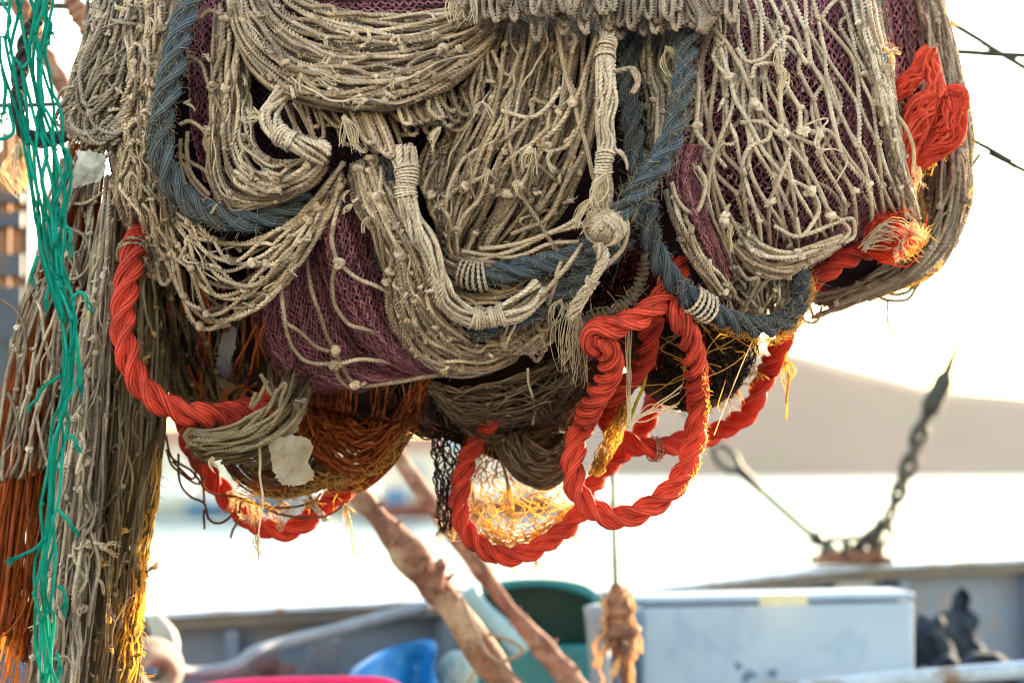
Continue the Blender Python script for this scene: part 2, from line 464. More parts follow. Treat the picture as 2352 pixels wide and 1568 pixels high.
def strays(mb, guides, n, r=6.3, dz=-.02, drift=.25, depth=None, length=(.15, .5), rn=(.2, 1)):
    """loose strands that wander across a fold"""
    G = gsurf(guides)
    for k_ in range(n + int(n * .8)):
        m = RG.integers(4, 7); s0, t0 = RG.uniform(.02, .98), RG.uniform(0, .85); L_ = RG.uniform(*length); d = RG.normal(0, drift)
        s = s0 + d * np.linspace(0, 1, m) + RG.normal(0, .05, m); t = t0 + L_ * np.linspace(0, 1, m) + RG.normal(0, .02, m)
        Q = gsample(G, np.clip(s, 0, 1), np.clip(t, 0, 1))
        Q[:, 2] += np.concatenate([[.025], RG.normal(-.004, .006, m - 2), [.025]])
        strand(mb, Q, r * (RG.uniform(.85, 1.1) if k_ < n else RG.uniform(.4, .65)), dz, depth, rnd=RG.uniform(*rn), wobble=2 if k_ < n else 5)
        if k_ < n and RG.random() < .6:
            P = place(Q[m // 2:m // 2 + 1], dz - .004, depth)[0]
            for _ in range(2): knot(mb, P + RG.normal(0, r * U * .3, 3), r * U * 1.0, r * U * .75, RG.uniform(*rn))
def stubs(f, guides, n, dz=-.03, depth=None, r=5.5):
    """broken twine ends that stick out, each with a little frayed tip"""
    G = gsurf(guides)
    for _ in range(n):
        q = gsample(G, np.array([RG.uniform(.05, .95)]), np.array([RG.uniform(.05, .95)]))[0]; a = RG.uniform(-.6, PI + .6); l = RG.uniform(14, 40); b = a + RG.normal(0, .9)
        p = [(q[0], q[1], q[2] + .02), (q[0] + l * .4 * math.cos(a), q[1] + l * .4 * math.sin(a), q[2] - .008), (q[0] + l * .4 * math.cos(a) + l * .5 * math.cos(b), q[1] + l * .4 * math.sin(a) + l * .5 * math.sin(b), q[2] - .012)]
        strand(f['mb'], p, r, dz, depth, rnd=RG.uniform(.5, 1), wobble=1)
        if RG.random() < .5: tuft(f['fr'], p[2][0], p[2][1], math.cos(b), math.sin(b), 9, RG.uniform(10, 20), .4, 1.7, dz=dz + p[2][2], depth=depth, grav=.1)

def rim_fibres(mat, parent, pts, n, ln=(8, 26), depth=None, dz=0.0, r=1.0, jitter=5):
    """loose fibres along an edge"""
    Q = cr([(p[0], p[1], p[2] if len(p) > 2 else 0.0) for p in pts], 200); mb = MB()
    for _ in range(n):
        i = RG.integers(0, 199); q = Q[i] + [RG.normal(0, jitter), RG.normal(0, jitter), RG.normal(0, .012)]
        tg = Q[min(199, i + 1)] - Q[max(0, i - 1)]; a = math.atan2(tg[1], tg[0]) + RG.choice([0, PI]) + RG.normal(0, .55); l = RG.uniform(*ln); b = a + RG.normal(0, .7)
        X = q[0] + l * np.array([0, .35 * math.cos(a), .35 * math.cos(a) + .35 * math.cos(b), .5 * math.cos(a) + .5 * math.cos(b)])
        Y = q[1] + l * np.array([0, .35 * math.sin(a), .35 * math.sin(a) + .35 * math.sin(b), .5 * math.sin(a) + .5 * math.sin(b)])
        P = place(np.stack([X, Y, np.full(4, q[2])], 1), dz, depth)
        mb.sweep(P, r * U * RG.uniform(.6, 1.3) * np.array([1, 1, .8, .4]), 'round3', rnd=RG.random(), caps=False)
    o = mb.build('glow_tint_fibre', mat, parent); o['kind'] = 'stuff'; return o

def whiskers(mb, guides, n, dz=-.03, depth=None, ln=(5, 16), r=.75):
    """fine hairs that stand off the twine"""
    G = gsurf(guides)
    for _ in range(n):
        q = gsample(G, np.array([RG.uniform(0, 1)]), np.array([RG.uniform(0, 1)]))[0]; a = RG.uniform(0, 2 * PI); l = RG.uniform(*ln); b = a + RG.normal(0, .9)
        X = q[0] + l * np.array([0, .4 * math.cos(a), .4 * math.cos(a) + .3 * math.cos(b), .4 * math.cos(a) + .6 * math.cos(b)]); Y = q[1] + l * np.array([0, .4 * math.sin(a), .4 * math.sin(a) + .3 * math.sin(b), .4 * math.sin(a) + .6 * math.sin(b)])
        mb.sweep(place(np.stack([X, Y, np.full(4, q[2] + RG.normal(0, .006))], 1), dz, depth), r * U * np.array([1, 1, .8, .5]), 'round3', rnd=RG.random(), caps=False)
def crumple(X, Y, k=9, seed=0):
    """sharp random creases, about -1..1"""
    rg = np.random.default_rng(seed); z = 0 * X
    cx, cy, R = X.mean(), Y.mean(), max(np.ptp(X), np.ptp(Y)) / 2
    for i in range(k):
        a = rg.uniform(0, PI); z = z + rg.choice([-1, 1]) * np.abs(((X - cx) * np.cos(a) + (Y - cy) * np.sin(a)) / R - rg.uniform(-.7, .7))
    return (z - z.mean()) / (np.abs(z - z.mean()).max() + 1e-9)

def blob(name, mat, poly, ctr, dz=0.06, back=0.22, depth=None, parent=None, nz=.02, rings=26, seg=120, rn=.5, cr_=0.0, seed=0):
    """closed lumpy body whose outline is poly, front following the heap"""
    P2 = cr([(p[0], p[1], 0) for p in list(poly) + [poly[0]]], seg + 1)[:-1, :2]
    c = np.array(ctr, float)
    rho = np.sin(np.linspace(0, 1, rings) * PI / 2)
    k1, k2 = RG.uniform(0, 6, 12), RG.uniform(.012, .03, 12)
    def lump(x, y):
        return sum(np.sin(x * k2[i] * (1 + i % 3) + k1[i] + y * k2[-i - 1] * 1.3) for i in range(6)) / 6
    F = c + (P2 - c)[None] * rho[:, None, None]
    X, Y = F[..., 0], F[..., 1]
    base = H(X, Y) if depth is None else np.full(X.shape, depth)
    edge = (1 - rho ** 2)[:, None]
    rim = (H(P2[:, 0], P2[:, 1]) if depth is None else np.full(seg, depth)) + dz + .05
    base = base + (cr_ * crumple(X, Y, 14, seed) if cr_ else 0)
    fr = (base + dz + nz * lump(X, Y)) * np.minimum(1, edge * 4 + .0) + rim[None] * (1 - np.minimum(1, edge * 4))
    bk = rim[None] + back * np.sqrt(edge) * (1 + .2 * lump(X + 300, Y))
    A = W(X, Y, fr); Bk = W(X, Y, bk)
    G = np.concatenate([A, Bk[::-1][1:]], 0)
    mb = MB(); mb.grid(np.swapaxes(G, 0, 1)[::-1], rn, close_u=True)
    return mb.build(name, mat, parent)
HAZE, EXPO, DENO = 0.000035, 2.75, True
# ================================================================ materials of the heap
TAN = cordage('tan_twine', [(.25, .168, .118), (.52, .36, .26), (.79, .59, .445)], (.16, .112, .085), trans=.15)
TAN_PALE = cordage('pale_twine', [(.40, .285, .215), (.62, .46, .355), (.82, .66, .53)], (.28, .20, .15), trans=.15, dirt_amt=.3)
TAN_GREY = cordage('grey_twine', [(.21, .158, .125), (.43, .33, .265), (.68, .54, .44)], (.16, .12, .095), trans=.15)
TAN_PINK = cordage('brown_pink_twine', [(.18, .122, .088), (.30, .21, .155), (.46, .34, .26)], (.15, .10, .08), trans=.1)
TAN_DARK = cordage('dark_twine', [(.09, .062, .04), (.18, .13, .085), (.30, .225, .15)], (.04, .03, .022), trans=.25, tcol=(.95, .60, .18))
FRAY = cordage('frayed_fibre', [(.62, .50, .36), (.72, .63, .50), (.80, .74, .64)], (.5, .4, .3), trans=.5, tcol=(.95, .70, .35), dirt_amt=.2, bump=.1)
GOLD = cordage('glow_tint_fibre', [(.30, .20, .09), (.45, .30, .13), (.60, .42, .2)], (.2, .12, .05), trans=.65, tcol=(1, .70, .22), dirt_amt=.2, bump=.1)  # gold of the sun glow is put into this fibre's tint
PURP = cordage('purple_twine', [(.24, .08, .105), (.34, .12, .155), (.45, .185, .22)], (.14, .05, .07), trans=.15, dirt_amt=.4, fibc=.2)
PURP_SHADE = cordage('shade_purple_twine', [(.05, .02, .035), (.08, .03, .05), (.11, .045, .065)], (.03, .015, .02), trans=.15, dirt_amt=.4)  # darker copy of the purple twine, shade of the hollows painted in
BLUE = cordage('blue_rope', [(.056, .070, .092), (.070, .086, .110)], (.085, .074, .064), fib=(.3, 33.0), yarns=24, bump=1.0, bdist=.003, trans=0, dirt_amt=.85, fibc=.6, dscale=16)
BLUE_FZ = cordage('blue_rope_fuzz', [(.12, .14, .16), (.30, .29, .27), (.52, .48, .42)], (.15, .14, .12), trans=.5, tcol=(.75, .5, .2), dirt_amt=.3, bump=.1)
RED = cordage('red_rope', [(.47, .038, .022), (.60, .062, .038)], (.24, .03, .022), fib=(.16, 36.0), yarns=20, bump=.8, bdist=.0025, trans=.14, tcol=(.95, .13, .02), dirt_amt=.75, fibc=.72, dscale=17, rough=.7)
RED_FZ = cordage('red_fibre', [(.62, .035, .015), (.75, .06, .025), (.8, .12, .06)], (.4, .03, .02), trans=.45, tcol=(.95, .12, .02), dirt_amt=.3, bump=.1)
RUST = cordage('rust_twine', [(.24, .052, .015), (.36, .085, .024), (.48, .13, .04)], (.12, .03, .012), trans=.3, tcol=(.85, .25, .03))
BROWN = cordage('brown_twine', [(.10, .05, .028), (.16, .085, .048), (.23, .13, .075)], (.06, .03, .02), trans=.25, tcol=(.8, .3, .05))
BROWN2 = cordage('taupe_twine', [(.12, .078, .055), (.18, .12, .085), (.24, .165, .12)], (.07, .045, .03), trans=.2, tcol=(.8, .4, .1))
BLACK = cordage('black_twine', [(.018, .013, .013), (.03, .02, .02), (.045, .028, .026)], (.01, .008, .008), trans=.15, tcol=(.6, .3, .05))
TEAL = cordage('teal_twine', [(.003, .19, .155), (.005, .25, .205), (.014, .33, .27)], (.002, .11, .09), fib=(1.0, 6.0), trans=.3, tcol=(.02, .55, .35), dirt_amt=.35, fibc=.3)
CYAN = cordage('cyan_twine', [(.02, .20, .34), (.03, .26, .42)], (.02, .12, .2), trans=.15)
CORE = cordage('packed_net', [(.032, .013, .019)], (.010, .006, .008), trans=0, dirt_amt=.8, bump=.2)  # colour kept very dark to paint the shade in gaps between strands
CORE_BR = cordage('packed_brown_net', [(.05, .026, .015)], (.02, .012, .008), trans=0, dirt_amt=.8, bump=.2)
G_TAN = 'folds of tan fishing net in the hanging heap'
G_PUR = 'folds of fine purple net in the heap'
G_BLUE = 'thick blue ropes in the net heap'
G_RED = 'thick red ropes hanging from the net heap'

# ================================================================ packed body of the heap
main_poly = [(560, -60), (900, -60), (1500, -60), (2030, -60), (2080, 150), (2090, 330), (2070, 470), (1980, 560), (1850, 640), (1780, 700), (1700, 740), (1560, 730), (1400, 760), (1330, 830), (1200, 880), (1050, 865),
             (900, 850), (720, 850), (560, 760), (440, 670), (345, 570), (282, 430), (232, 320), (192, 235), (212, 120), (250, -60)]
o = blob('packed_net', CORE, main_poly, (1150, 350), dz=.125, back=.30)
tag(o, 'packed purple netting painted dark as shade, seen through the gaps between the tan folds', 'fishing net', 'packed net inside the heap')
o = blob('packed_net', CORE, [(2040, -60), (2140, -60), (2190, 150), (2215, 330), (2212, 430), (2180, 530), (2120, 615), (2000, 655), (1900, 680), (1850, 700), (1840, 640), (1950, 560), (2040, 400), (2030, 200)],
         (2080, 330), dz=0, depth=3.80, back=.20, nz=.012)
tag(o, 'packed net painted dark as shade inside the rounded far fold at the right edge', 'fishing net', 'packed net inside the heap')
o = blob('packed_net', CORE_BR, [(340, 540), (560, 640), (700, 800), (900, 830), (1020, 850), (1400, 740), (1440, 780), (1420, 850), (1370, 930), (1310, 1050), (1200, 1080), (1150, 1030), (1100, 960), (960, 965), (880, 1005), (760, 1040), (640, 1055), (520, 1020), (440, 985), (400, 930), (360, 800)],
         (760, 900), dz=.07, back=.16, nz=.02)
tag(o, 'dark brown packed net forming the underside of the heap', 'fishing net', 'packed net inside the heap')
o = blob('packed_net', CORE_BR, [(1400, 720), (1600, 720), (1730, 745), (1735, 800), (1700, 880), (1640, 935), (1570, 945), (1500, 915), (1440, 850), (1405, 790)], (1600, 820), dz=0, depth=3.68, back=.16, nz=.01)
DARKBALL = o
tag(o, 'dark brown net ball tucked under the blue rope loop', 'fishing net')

# ================================================================ purple fine nets
def purple(name, label, guides, n, rows, layers=((0, 1),), r=2.0, mat=PURP, depth=None, group=G_PUR, slack=1.0, zn=.006, **kw):
    mb = MB()
    for dz, fr in layers:
        net(mb, guides, int(n * fr), int(rows * fr), r=r, dz=dz, js=.24, jt=.18, slack=slack, zn=zn * .6, squeeze=1.0, ripple=(.009, 3.1), step=5.0, kind='round4', knots=False, depth=depth, **kw)
    o = mb.build(name, mat)
    return tag(o, label, 'fishing net', group)
purple('fine_net', 'taller purple net fold bulging between the tan swags below the left blue rope', [[(735, 470, .03), (728, 560, .02), (752, 660, .01), (808, 750, 0), (890, 832, 0), (985, 872, .02)],
        [(752, 450, -.03), (762, 555, -.05), (792, 650, -.06), (838, 745, -.06), (912, 824, -.05), (992, 868, .01)],
        [(785, 420, .0), (815, 550, -.02), (850, 645, -.02), (885, 738, -.02), (945, 812, -.02), (1004, 862, .02)], [(825, 400, .05), (868, 540, .05), (900, 640, .05), (915, 730, .04), (975, 800, .03), (1020, 855, .04)]], 24, 62, ((0, 1), (.015, 1.1), (.03, .9)))
purple('fine_net', 'purple fine net fold lying lowest at the left of the heap, over the plastic scraps', [[(600, 690, .06), (578, 735, .05), (602, 805, .04), (648, 868, .03), (706, 902, .03), (830, 900, .04)],
        [(628, 670, -.01), (625, 735, -.03), (660, 810, -.04), (705, 862, -.04), (768, 890, -.03), (870, 888, .02)],
        [(676, 620, 0), (694, 715, -.01), (728, 790, -.02), (780, 842, -.02), (850, 872, -.01), (930, 872, .03)], [(735, 560, .05), (752, 670, .04), (790, 755, .03), (840, 818, .03), (905, 855, .04), (970, 868, .05)]], 40, 50, ((0, 1), (.015, 1.0), (.03, .9)))
purple('fine_net', 'dark purple net strip right of the left blue rope', [[(425, -30), (430, 150), (440, 300), (470, 420)], [(490, -30, -.01), (492, 150, -.01), (497, 300, -.01), (520, 420)], [(560, -30), (552, 150), (555, 300), (580, 420)]], 18, 46, ((.045, 1), (.06, .9)))
purple('fine_net', 'purple net edge showing above the big tan swag at the top', [[(560, -40), (760, -40), (960, -40), (1120, -40)], [(570, 5), (760, 20), (960, 20), (1120, 10)], [(600, 60), (780, 80), (960, 75), (1100, 50)]], 16, 60, ((.05, 1), (.06, 1)))
purple('fine_net', 'purple net painted near black as shade in the hollow right of the big tan swag', [[(940, 60), (950, 180), (960, 330)], [(1060, 50), (1055, 170), (1050, 330)], [(1180, 40), (1160, 170), (1150, 320)]], 22, 30, ((.06, 1),), mat=PURP_SHADE)
purple('fine_net', 'purple net painted dark as shade behind the loop fringe under the big tan swag', [[(560, 200), (570, 300), (600, 420)], [(760, 200), (760, 300), (770, 400)], [(960, 220), (960, 300), (930, 380)]], 40, 24, ((.06, 1),), mat=PURP_SHADE)
purple('fine_net', 'broad purple net seen through the diagonal tan meshes on the right', [[(1590, -30), (1570, 150), (1545, 330), (1570, 480), (1640, 640)], [(1700, -30, -.01), (1700, 150, -.015), (1690, 330, -.02), (1710, 480, -.02), (1730, 640)],
        [(1830, -30, -.01), (1850, 150, -.02), (1860, 330, -.03), (1870, 470, -.03), (1850, 620)], [(1940, -30), (1970, 150, -.01), (1990, 330, -.02), (1990, 450, -.03), (1930, 570)], [(2040, -30, .02), (2060, 150, .02), (2075, 330, .02), (2070, 430, .01), (2000, 530, .02)]], 60, 56, ((.03, 1), (.045, .95)), r=2.0)
purple('fine_net', 'narrow fold of purple net hugging the crossing blue ropes on their right side', [[(1560, 340, .02), (1532, 400, .01), (1545, 480, 0), (1590, 570, .0), (1640, 640, .02)], [(1590, 330, -.05), (1568, 400, -.06), (1588, 480, -.07), (1626, 560, -.06), (1662, 645, -.02)],
        [(1625, 340, .0), (1605, 400, 0), (1625, 480, -.01), (1658, 560, -.01), (1684, 632, .01)]], 22, 50, ((0, 1), (.012, 1)), r=2.0)
purple('fine_net', 'purple net strip between the right blue rope and the far tan fold', [[(2035, -30), (2048, 150), (2066, 330)], [(2080, -30), (2092, 150), (2098, 330)], [(2130, -30), (2140, 150), (2140, 340)]], 16, 34, ((-.03, 1), (-.01, 1)), depth=3.78)
purple('fine_net', 'bright purple sliver of net low in the centre strands', [[(1085, 600), (1120, 540), (1165, 470)], [(1110, 610), (1150, 545), (1190, 470)], [(1130, 600), (1175, 540), (1215, 470)]], 10, 20, ((.03, 1),))

purple('fine_net', 'purple fine net layer behind the two purple folds, seen in the creases between them', [[(600, 690), (590, 760), (650, 860), (720, 900)], [(720, 520), (730, 680), (790, 810), (880, 885)], [(830, 410), (880, 600), (930, 770), (1020, 865)]], 60, 56, ((.045, 1), (.06, .9)))
# ================================================================ tan nets
def fold(label, mat=TAN, one=False):
    return dict(label=label, mat=mat, mb=MB(), fr=MB() if one else Multi())
def done(f, name='fishing_net', group=G_TAN, cat='fishing net'):
    o = f['mb'].build(name, f['mat'])
    tag(o, f['label'], cat, group)
    if f['fr'].v: f['fr'].build('frayed_end', FRAY, o)
    if 'wk' in f: f['wk'].build('fine_hair', FRAY, o)['kind'] = 'stuff'
    return o

# big swag at the top
f = fold('broad scoop of tan net sagging across the top, with a white frayed patch', TAN)
g = [[(640, -60, .03), (700, -8, .01), (800, 26, -.01), (900, 34, -.01), (1010, 22, 0), (1110, -8, .02), (1200, -40, .03)],
     [(590, -60, .02), (640, 30, -.02), (730, 82, -.045), (860, 106, -.05), (980, 96, -.045), (1080, 62, -.02), (1170, 15, .03)],
     [(550, -60, .02), (590, 62, -.03), (672, 142, -.07), (800, 176, -.085), (930, 171, -.08), (1045, 126, -.04), (1150, 55, .03)],
     [(522, -60, .03), (545, 82, -.01), (625, 184, -.06), (755, 234, -.085), (882, 240, -.085), (1000, 206, -.07), (1085, 148, -.03), (1140, 85, .03)],
     [(520, -60, .06), (540, 95, .04), (618, 200, .02), (752, 248, -.005), (882, 252, -.01), (1000, 216, .0), (1090, 156, .02), (1142, 95, .05)]]
net(f['mb'], g, 27, 7, dz=0, js=.5, slack=2.0, zn=.010)
net(f['mb'], g, 24, 6, dz=.04, js=.6, slack=3.0, zn=.012)
net(f['mb'], g, 22, 6, dz=.08, js=.6, slack=3.0, zn=.012)
wk = MB(); whiskers(wk, g[:4], 380); f['wk'] = wk
strays(f['mb'], g[:4], 12, dz=-.02, drift=.12)
stubs(f, g[:4], 14, -.03)
tuft(f['fr'], 712, 160, 1, .5, 60, 62, .55, 1.6, dz=-.10, grav=.1)
tuft(f['fr'], 735, 180, .1, 1, 20, 34, .35, 1.6, dz=-.10, grav=.1)
tuft(f['fr'], 690, 150, .8, .6, 30, 60, .4, 1.4, dz=-.095, grav=.1)
done(f)

# outer left fall
f = fold('outermost tan net fall at the upper left, its strands curling under at the bottom', TAN_GREY)
g = [[(222, -60, .06), (196, 80, .05), (168, 180, .05), (148, 245, .04), (156, 300, .04), (212, 330, .04)],
     [(262, -60, .03), (228, 85, .01), (196, 185, 0), (172, 252, 0), (182, 302, 0), (226, 322, .02)],
     [(310, -60, .02), (280, 85, -.01), (248, 190, -.02), (212, 262, -.02), (210, 302, -.01), (240, 312, .01)],
     [(350, -60, .04), (330, 90, .03), (296, 200, .02), (258, 270, .01), (236, 300, .01), (252, 305, .03)]]
net(f['mb'], g, 22, 5, dz=0, js=.7, slack=5, zn=.016, t1=.97)
net(f['mb'], g, 16, 5, dz=.05, js=.7, slack=6, zn=.016)
for i in range(12):
    x0 = RG.uniform(225, 330); y0 = RG.uniform(40, 200)
    strand(f['mb'], [(x0, y0, 0), (x0 - 40 + RG.normal(0, 12), y0 + 90, -.01), (x0 - 60 + RG.normal(0, 15), y0 + 160, -.02), (x0 - 25, y0 + 190, -.02), (x0 + 30, y0 + 150, -.01)], 6.5, -.03, wobble=3)
strays(f['mb'], g, 14, dz=-.02, drift=.5)
stubs(f, g, 8, -.03)
for k in range(9):
    x = 170 + k * 5
    strand(f['mb'], [(x + 10, 230 + 3 * k, .0), (x - 4, 285 - k, -.01), (x + 18, 316 - 2 * k, -.015), (x + 70, 300 - 3 * k, -.02), (x + 125, 240 - 4 * k, -.01), (x + 150, 180 - 4 * k, .0)], 6.5, -.02, wobble=2.5)
strand(f['mb'], [(246, 330, 0), (215, 322, -.01), (200, 335, -.01), (214, 350, 0), (270, 320, 0), (300, 290, .01)], 6.5, -.02)
strand(f['mb'], [(205, 190, 0), (150, 205, 0), (133, 232, 0), (150, 238, 0), (190, 220, 0)], 5, -.01)
done(f)

# second fall, vertical, running down into the lower swag
f = fold('knotted tan net hanging straight down left of the left blue rope', TAN)
g = [[(285, -60, .05), (268, 140, .03), (256, 330, .03), (262, 440, .03), (292, 530, .03), (345, 640, .03)],
     [(335, -60, .02), (318, 140, -.01), (300, 330, -.02), (305, 440, -.03), (330, 530, -.03), (365, 650, -.01)],
     [(385, -60, .01), (352, 140, -.015), (336, 330, -.03), (340, 430, -.04), (365, 530, -.035), (385, 650, -.01)],
     [(440, -60, .05), (388, 130, .03), (368, 250, .02), (368, 360, .02), (392, 480, .01), (415, 600, .02)]]
net(f['mb'], g, 16, 9, dz=-.01, js=.8, jt=.3, slack=5, zn=.018)
net(f['mb'], g, 13, 8, dz=.045, js=.8, jt=.3, slack=6, zn=.018)
net(f['mb'], g, 12, 8, dz=.085, js=.8, slack=6, zn=.018)
wk = MB(); whiskers(wk, g, 260, -.04); f['wk'] = wk
strays(f['mb'], g, 26, dz=-.035, drift=.5, length=(.08, .3))
stubs(f, g, 16, -.04)
for i in range(10):
    x0 = RG.uniform(285, 350); y0 = RG.uniform(60, 420); wd = RG.uniform(14, 32); l = RG.uniform(40, 110)
    strand(f['mb'], [(x0, y0 + l, .01), (x0 - 4, y0 + l * .4, -.01), (x0 + wd * .3, y0, -.02), (x0 + wd, y0 + 6, -.02), (x0 + wd * 1.3, y0 + l * .5, -.01), (x0 + wd * 1.2, y0 + l, .01)], 6.5, -.035, wobble=2)
for x, y in ((290, 20), (345, 40), (330, 135), (300, 400)):
    tuft(f['fr'], x, y, RG.normal(), 1, 16, 34, .5, 1.6, dz=-.07)
done(f)

# net between left blue rope and the scoop, gathered into a ball of loops
f = fold('tan net gathered in a round pouch of loops inside the left blue rope', TAN)
g = [[(500, 10, .03), (490, 150, .01), (484, 300, .0), (486, 420, -.01), (520, 480, -.03), (585, 474, -.05), (655, 456, -.05), (722, 420, -.03), (756, 368, .01)],
     [(522, 40, .02), (512, 180, 0), (508, 300, -.02), (520, 402, -.05), (566, 446, -.07), (626, 450, -.085), (690, 425, -.075), (738, 384, -.04), (756, 352, .01)],
     [(546, 90, .02), (536, 210, 0), (536, 310, -.03), (560, 376, -.07), (604, 412, -.09), (650, 412, -.1), (702, 392, -.085), (740, 366, -.05), (752, 345, .01)],
     [(575, 150, .05), (572, 250, .03), (580, 320, -.02), (604, 356, -.06), (640, 374, -.08), (680, 370, -.08), (716, 358, -.06), (740, 346, -.03), (748, 338, .02)]]
net(f['mb'], g, 20, 6, dz=0, js=.55, slack=3, zn=.010)
net(f['mb'], g, 14, 6, dz=.05, js=.6, slack=4, zn=.012)
strays(f['mb'], g, 14, dz=-.02, drift=.25)
stubs(f, g, 8, -.03)
for p in ([(425, 140), (440, 132), (462, 150), (478, 190), (485, 205)], [(520, 90), (500, 150), (488, 205), (505, 250), (520, 270)], [(488, 205), (480, 300), (470, 330), (490, 370), (520, 395)],
          [(415, 285), (440, 280), (470, 305), (478, 340), (478, 400), (490, 440)], [(412, 350), (440, 370), (480, 400), (500, 440)], [(455, 40), (480, 22), (510, 30)], [(520, 60), (530, 20)],
          [(415, 320), (420, 400), (450, 450), (510, 480)], [(425, 330), (440, 400), (480, 450)], [(420, 370), (450, 430), (500, 470)], [(432, 300), (430, 380), (445, 430)]):
    strand(f['mb'], p, 6.3, -.02, wobble=2)
for x, y in ((488, 200), (478, 303), (515, 45)): 
    for _ in range(4): knot(f['mb'], w1(x, y, float(H(np.array(x), np.array(y))) - .03) + RG.normal(0, .002, 3), 7 * U * .8, 4.6 * U, RG.random())
tuft(f['fr'], 425, 238, 1, -.3, 18, 30, .4, 1.6, dz=-.05)
done(f)
f = fold('thick lashed tan cord bent over the top of the looped net pouch', TAN_PALE)
bundle(f['mb'], [(655, 205, .03), (632, 240, .01), (618, 268, -.01), (634, 300, -.025), (662, 322, -.03), (702, 340, -.025), (746, 352, -.0)], 24, 13, 6.2, dz=-.09, bands=((.60, .07),))
tuft(f['fr'], 598, 272, -1, -.15, 40, 52, .3, 1.5, dz=-.11, grav=.05)
done(f, 'lashed_cord', group='lashed cords of gathered tan twine')

# loops hanging below the scoop
f = fold('fringe of tan twine loops hanging below the big swag', TAN)
it = []
for i in range(26):
    x = 640 + i * 16 + RG.normal(0, 5)
    it.append((x, 238 - max(0, x - 900) * .25, RG.uniform(20, 34), RG.uniform(45, 85) + (35 if 740 < x < 870 else 0) - max(0, x - 960) * .1, RG.uniform(10, 45)))
uloops(f['mb'], it, 6.4, -.02)
uloops(f['mb'], [(800 + k * 9, 235 + k * 3, 24, 95 + k * 3, 42) for k in range(6)], 6.6, -.06, rn=(.4, 1))
uloops(f['mb'], [(905 + k * 15, 225, 20, 62 - k * 3, 22) for k in range(6)], 6.4, -.05)
for p in ([(1000, 190), (985, 230), (1010, 280), (1060, 300), (1090, 240), (1110, 140)], [(1105, 130), (1085, 200), (1100, 260), (1130, 230), (1160, 120)], [(1085, 150), (1100, 180), (1110, 240), (1085, 280), (1060, 250)],
          [(1120, 110), (1130, 190), (1160, 200), (1190, 130)], [(1130, 120), (1150, 160), (1175, 170), (1200, 110)], [(1150, 60), (1180, 40), (1230, 80)]):
    strand(f['mb'], p, 6.4, -.01, wobble=2)
tuft(f['fr'], 790, 270, .1, 1, 30, 70, .35, 1.6, dz=-.08, grav=.2)
tuft(f['fr'], 1010, 295, -.6, .7, 26, 40, .25, 1.8, dz=-.08, grav=.1)
done(f)

# centre fall
f = fold('dense fall of parallel tan strands down the middle of the heap', TAN)
g = [[(1075, 180, .04), (1010, 290, .02), (975, 380, .02), (978, 460, .01), (1005, 520, .01), (1015, 590, .03)],
     [(1165, 20, .05), (1112, 250, 0), (1062, 370, -.015), (1030, 470, -.02), (1020, 540, -.01), (1040, 610, .02)],
     [(1245, 10, .05), (1205, 250, -.01), (1150, 380, -.025), (1098, 490, -.025), (1062, 560, -.01), (1060, 620, .02)],
     [(1328, 0, .05), (1290, 250, 0), (1240, 380, -.01), (1180, 490, -.015), (1130, 560, 0), (1110, 620, .02)],
     [(1412, 0, .06), (1372, 250, .02), (1340, 380, .02), (1290, 490, .015), (1220, 570, .02), (1170, 620, .03)]]
net(f['mb'], g, 34, 5, dz=.0, js=.45, mj=.15, slack=1.5, zn=.012)
net(f['mb'], g, 28, 5, dz=.045, js=.6, slack=4, zn=.012)
net(f['mb'], g, 26, 4, dz=.085, js=.7, slack=4, zn=.015)
wk = MB(); whiskers(wk, g, 420); f['wk'] = wk
strays(f['mb'], g, 12, dz=-.025, drift=.2)
stubs(f, g, 16, -.03)
for p in ([(1280, 60), (1295, 150), (1315, 230), (1340, 310), (1362, 400), (1380, 440)], [(1370, 80), (1345, 160), (1318, 235), (1280, 290), (1200, 345), (1130, 400), (1060, 430), (1005, 480)],
          [(1160, 230), (1170, 330), (1190, 420), (1230, 500), (1290, 590), (1340, 640)], [(1150, 255), (1210, 270), (1255, 250), (1285, 200)], [(1340, 350), (1300, 420), (1265, 490), (1180, 540)],
          [(1230, 330), (1260, 345), (1300, 335), (1320, 300)], [(1390, 380), (1350, 470), (1290, 520), (1200, 555), (1100, 575)], [(1345, 190), (1330, 290), (1300, 330)], [(1100, 600), (1180, 575), (1260, 540), (1340, 510)],
          [(1060, 575), (1110, 585), (1180, 590), (1260, 560), (1330, 555)], [(1080, 590), (1180, 615), (1300, 600), (1360, 560)], [(1310, 120), (1325, 90), (1310, 70)]):
    strand(f['mb'], [(x, y, -.01) for x, y in p], 6.4, -.03, wobble=2.5, rnd=RG.uniform(.4, 1))
for x, y in ((1316, 235), (1192, 425), (1062, 432)):
    for _ in range(4): knot(f['mb'], w1(x, y, float(H(np.array(x), np.array(y))) - .045) + RG.normal(0, .002, 3), 8 * U * .8, 4.6 * U, RG.random())
for x, y, dx, dy in ((1110, 235, .4, 1), (1265, 350, .3, 1), (1180, 420, 0, 1), (1120, 390, .2, 1)):
    tuft(f['fr'], x, y, dx, dy, 14, 34, .4, 1.5, dz=-.06)
tuft(f['fr'], 1225, 345, -.2, 1, 22, 46, .3, 1.6, dz=-.06)
done(f)

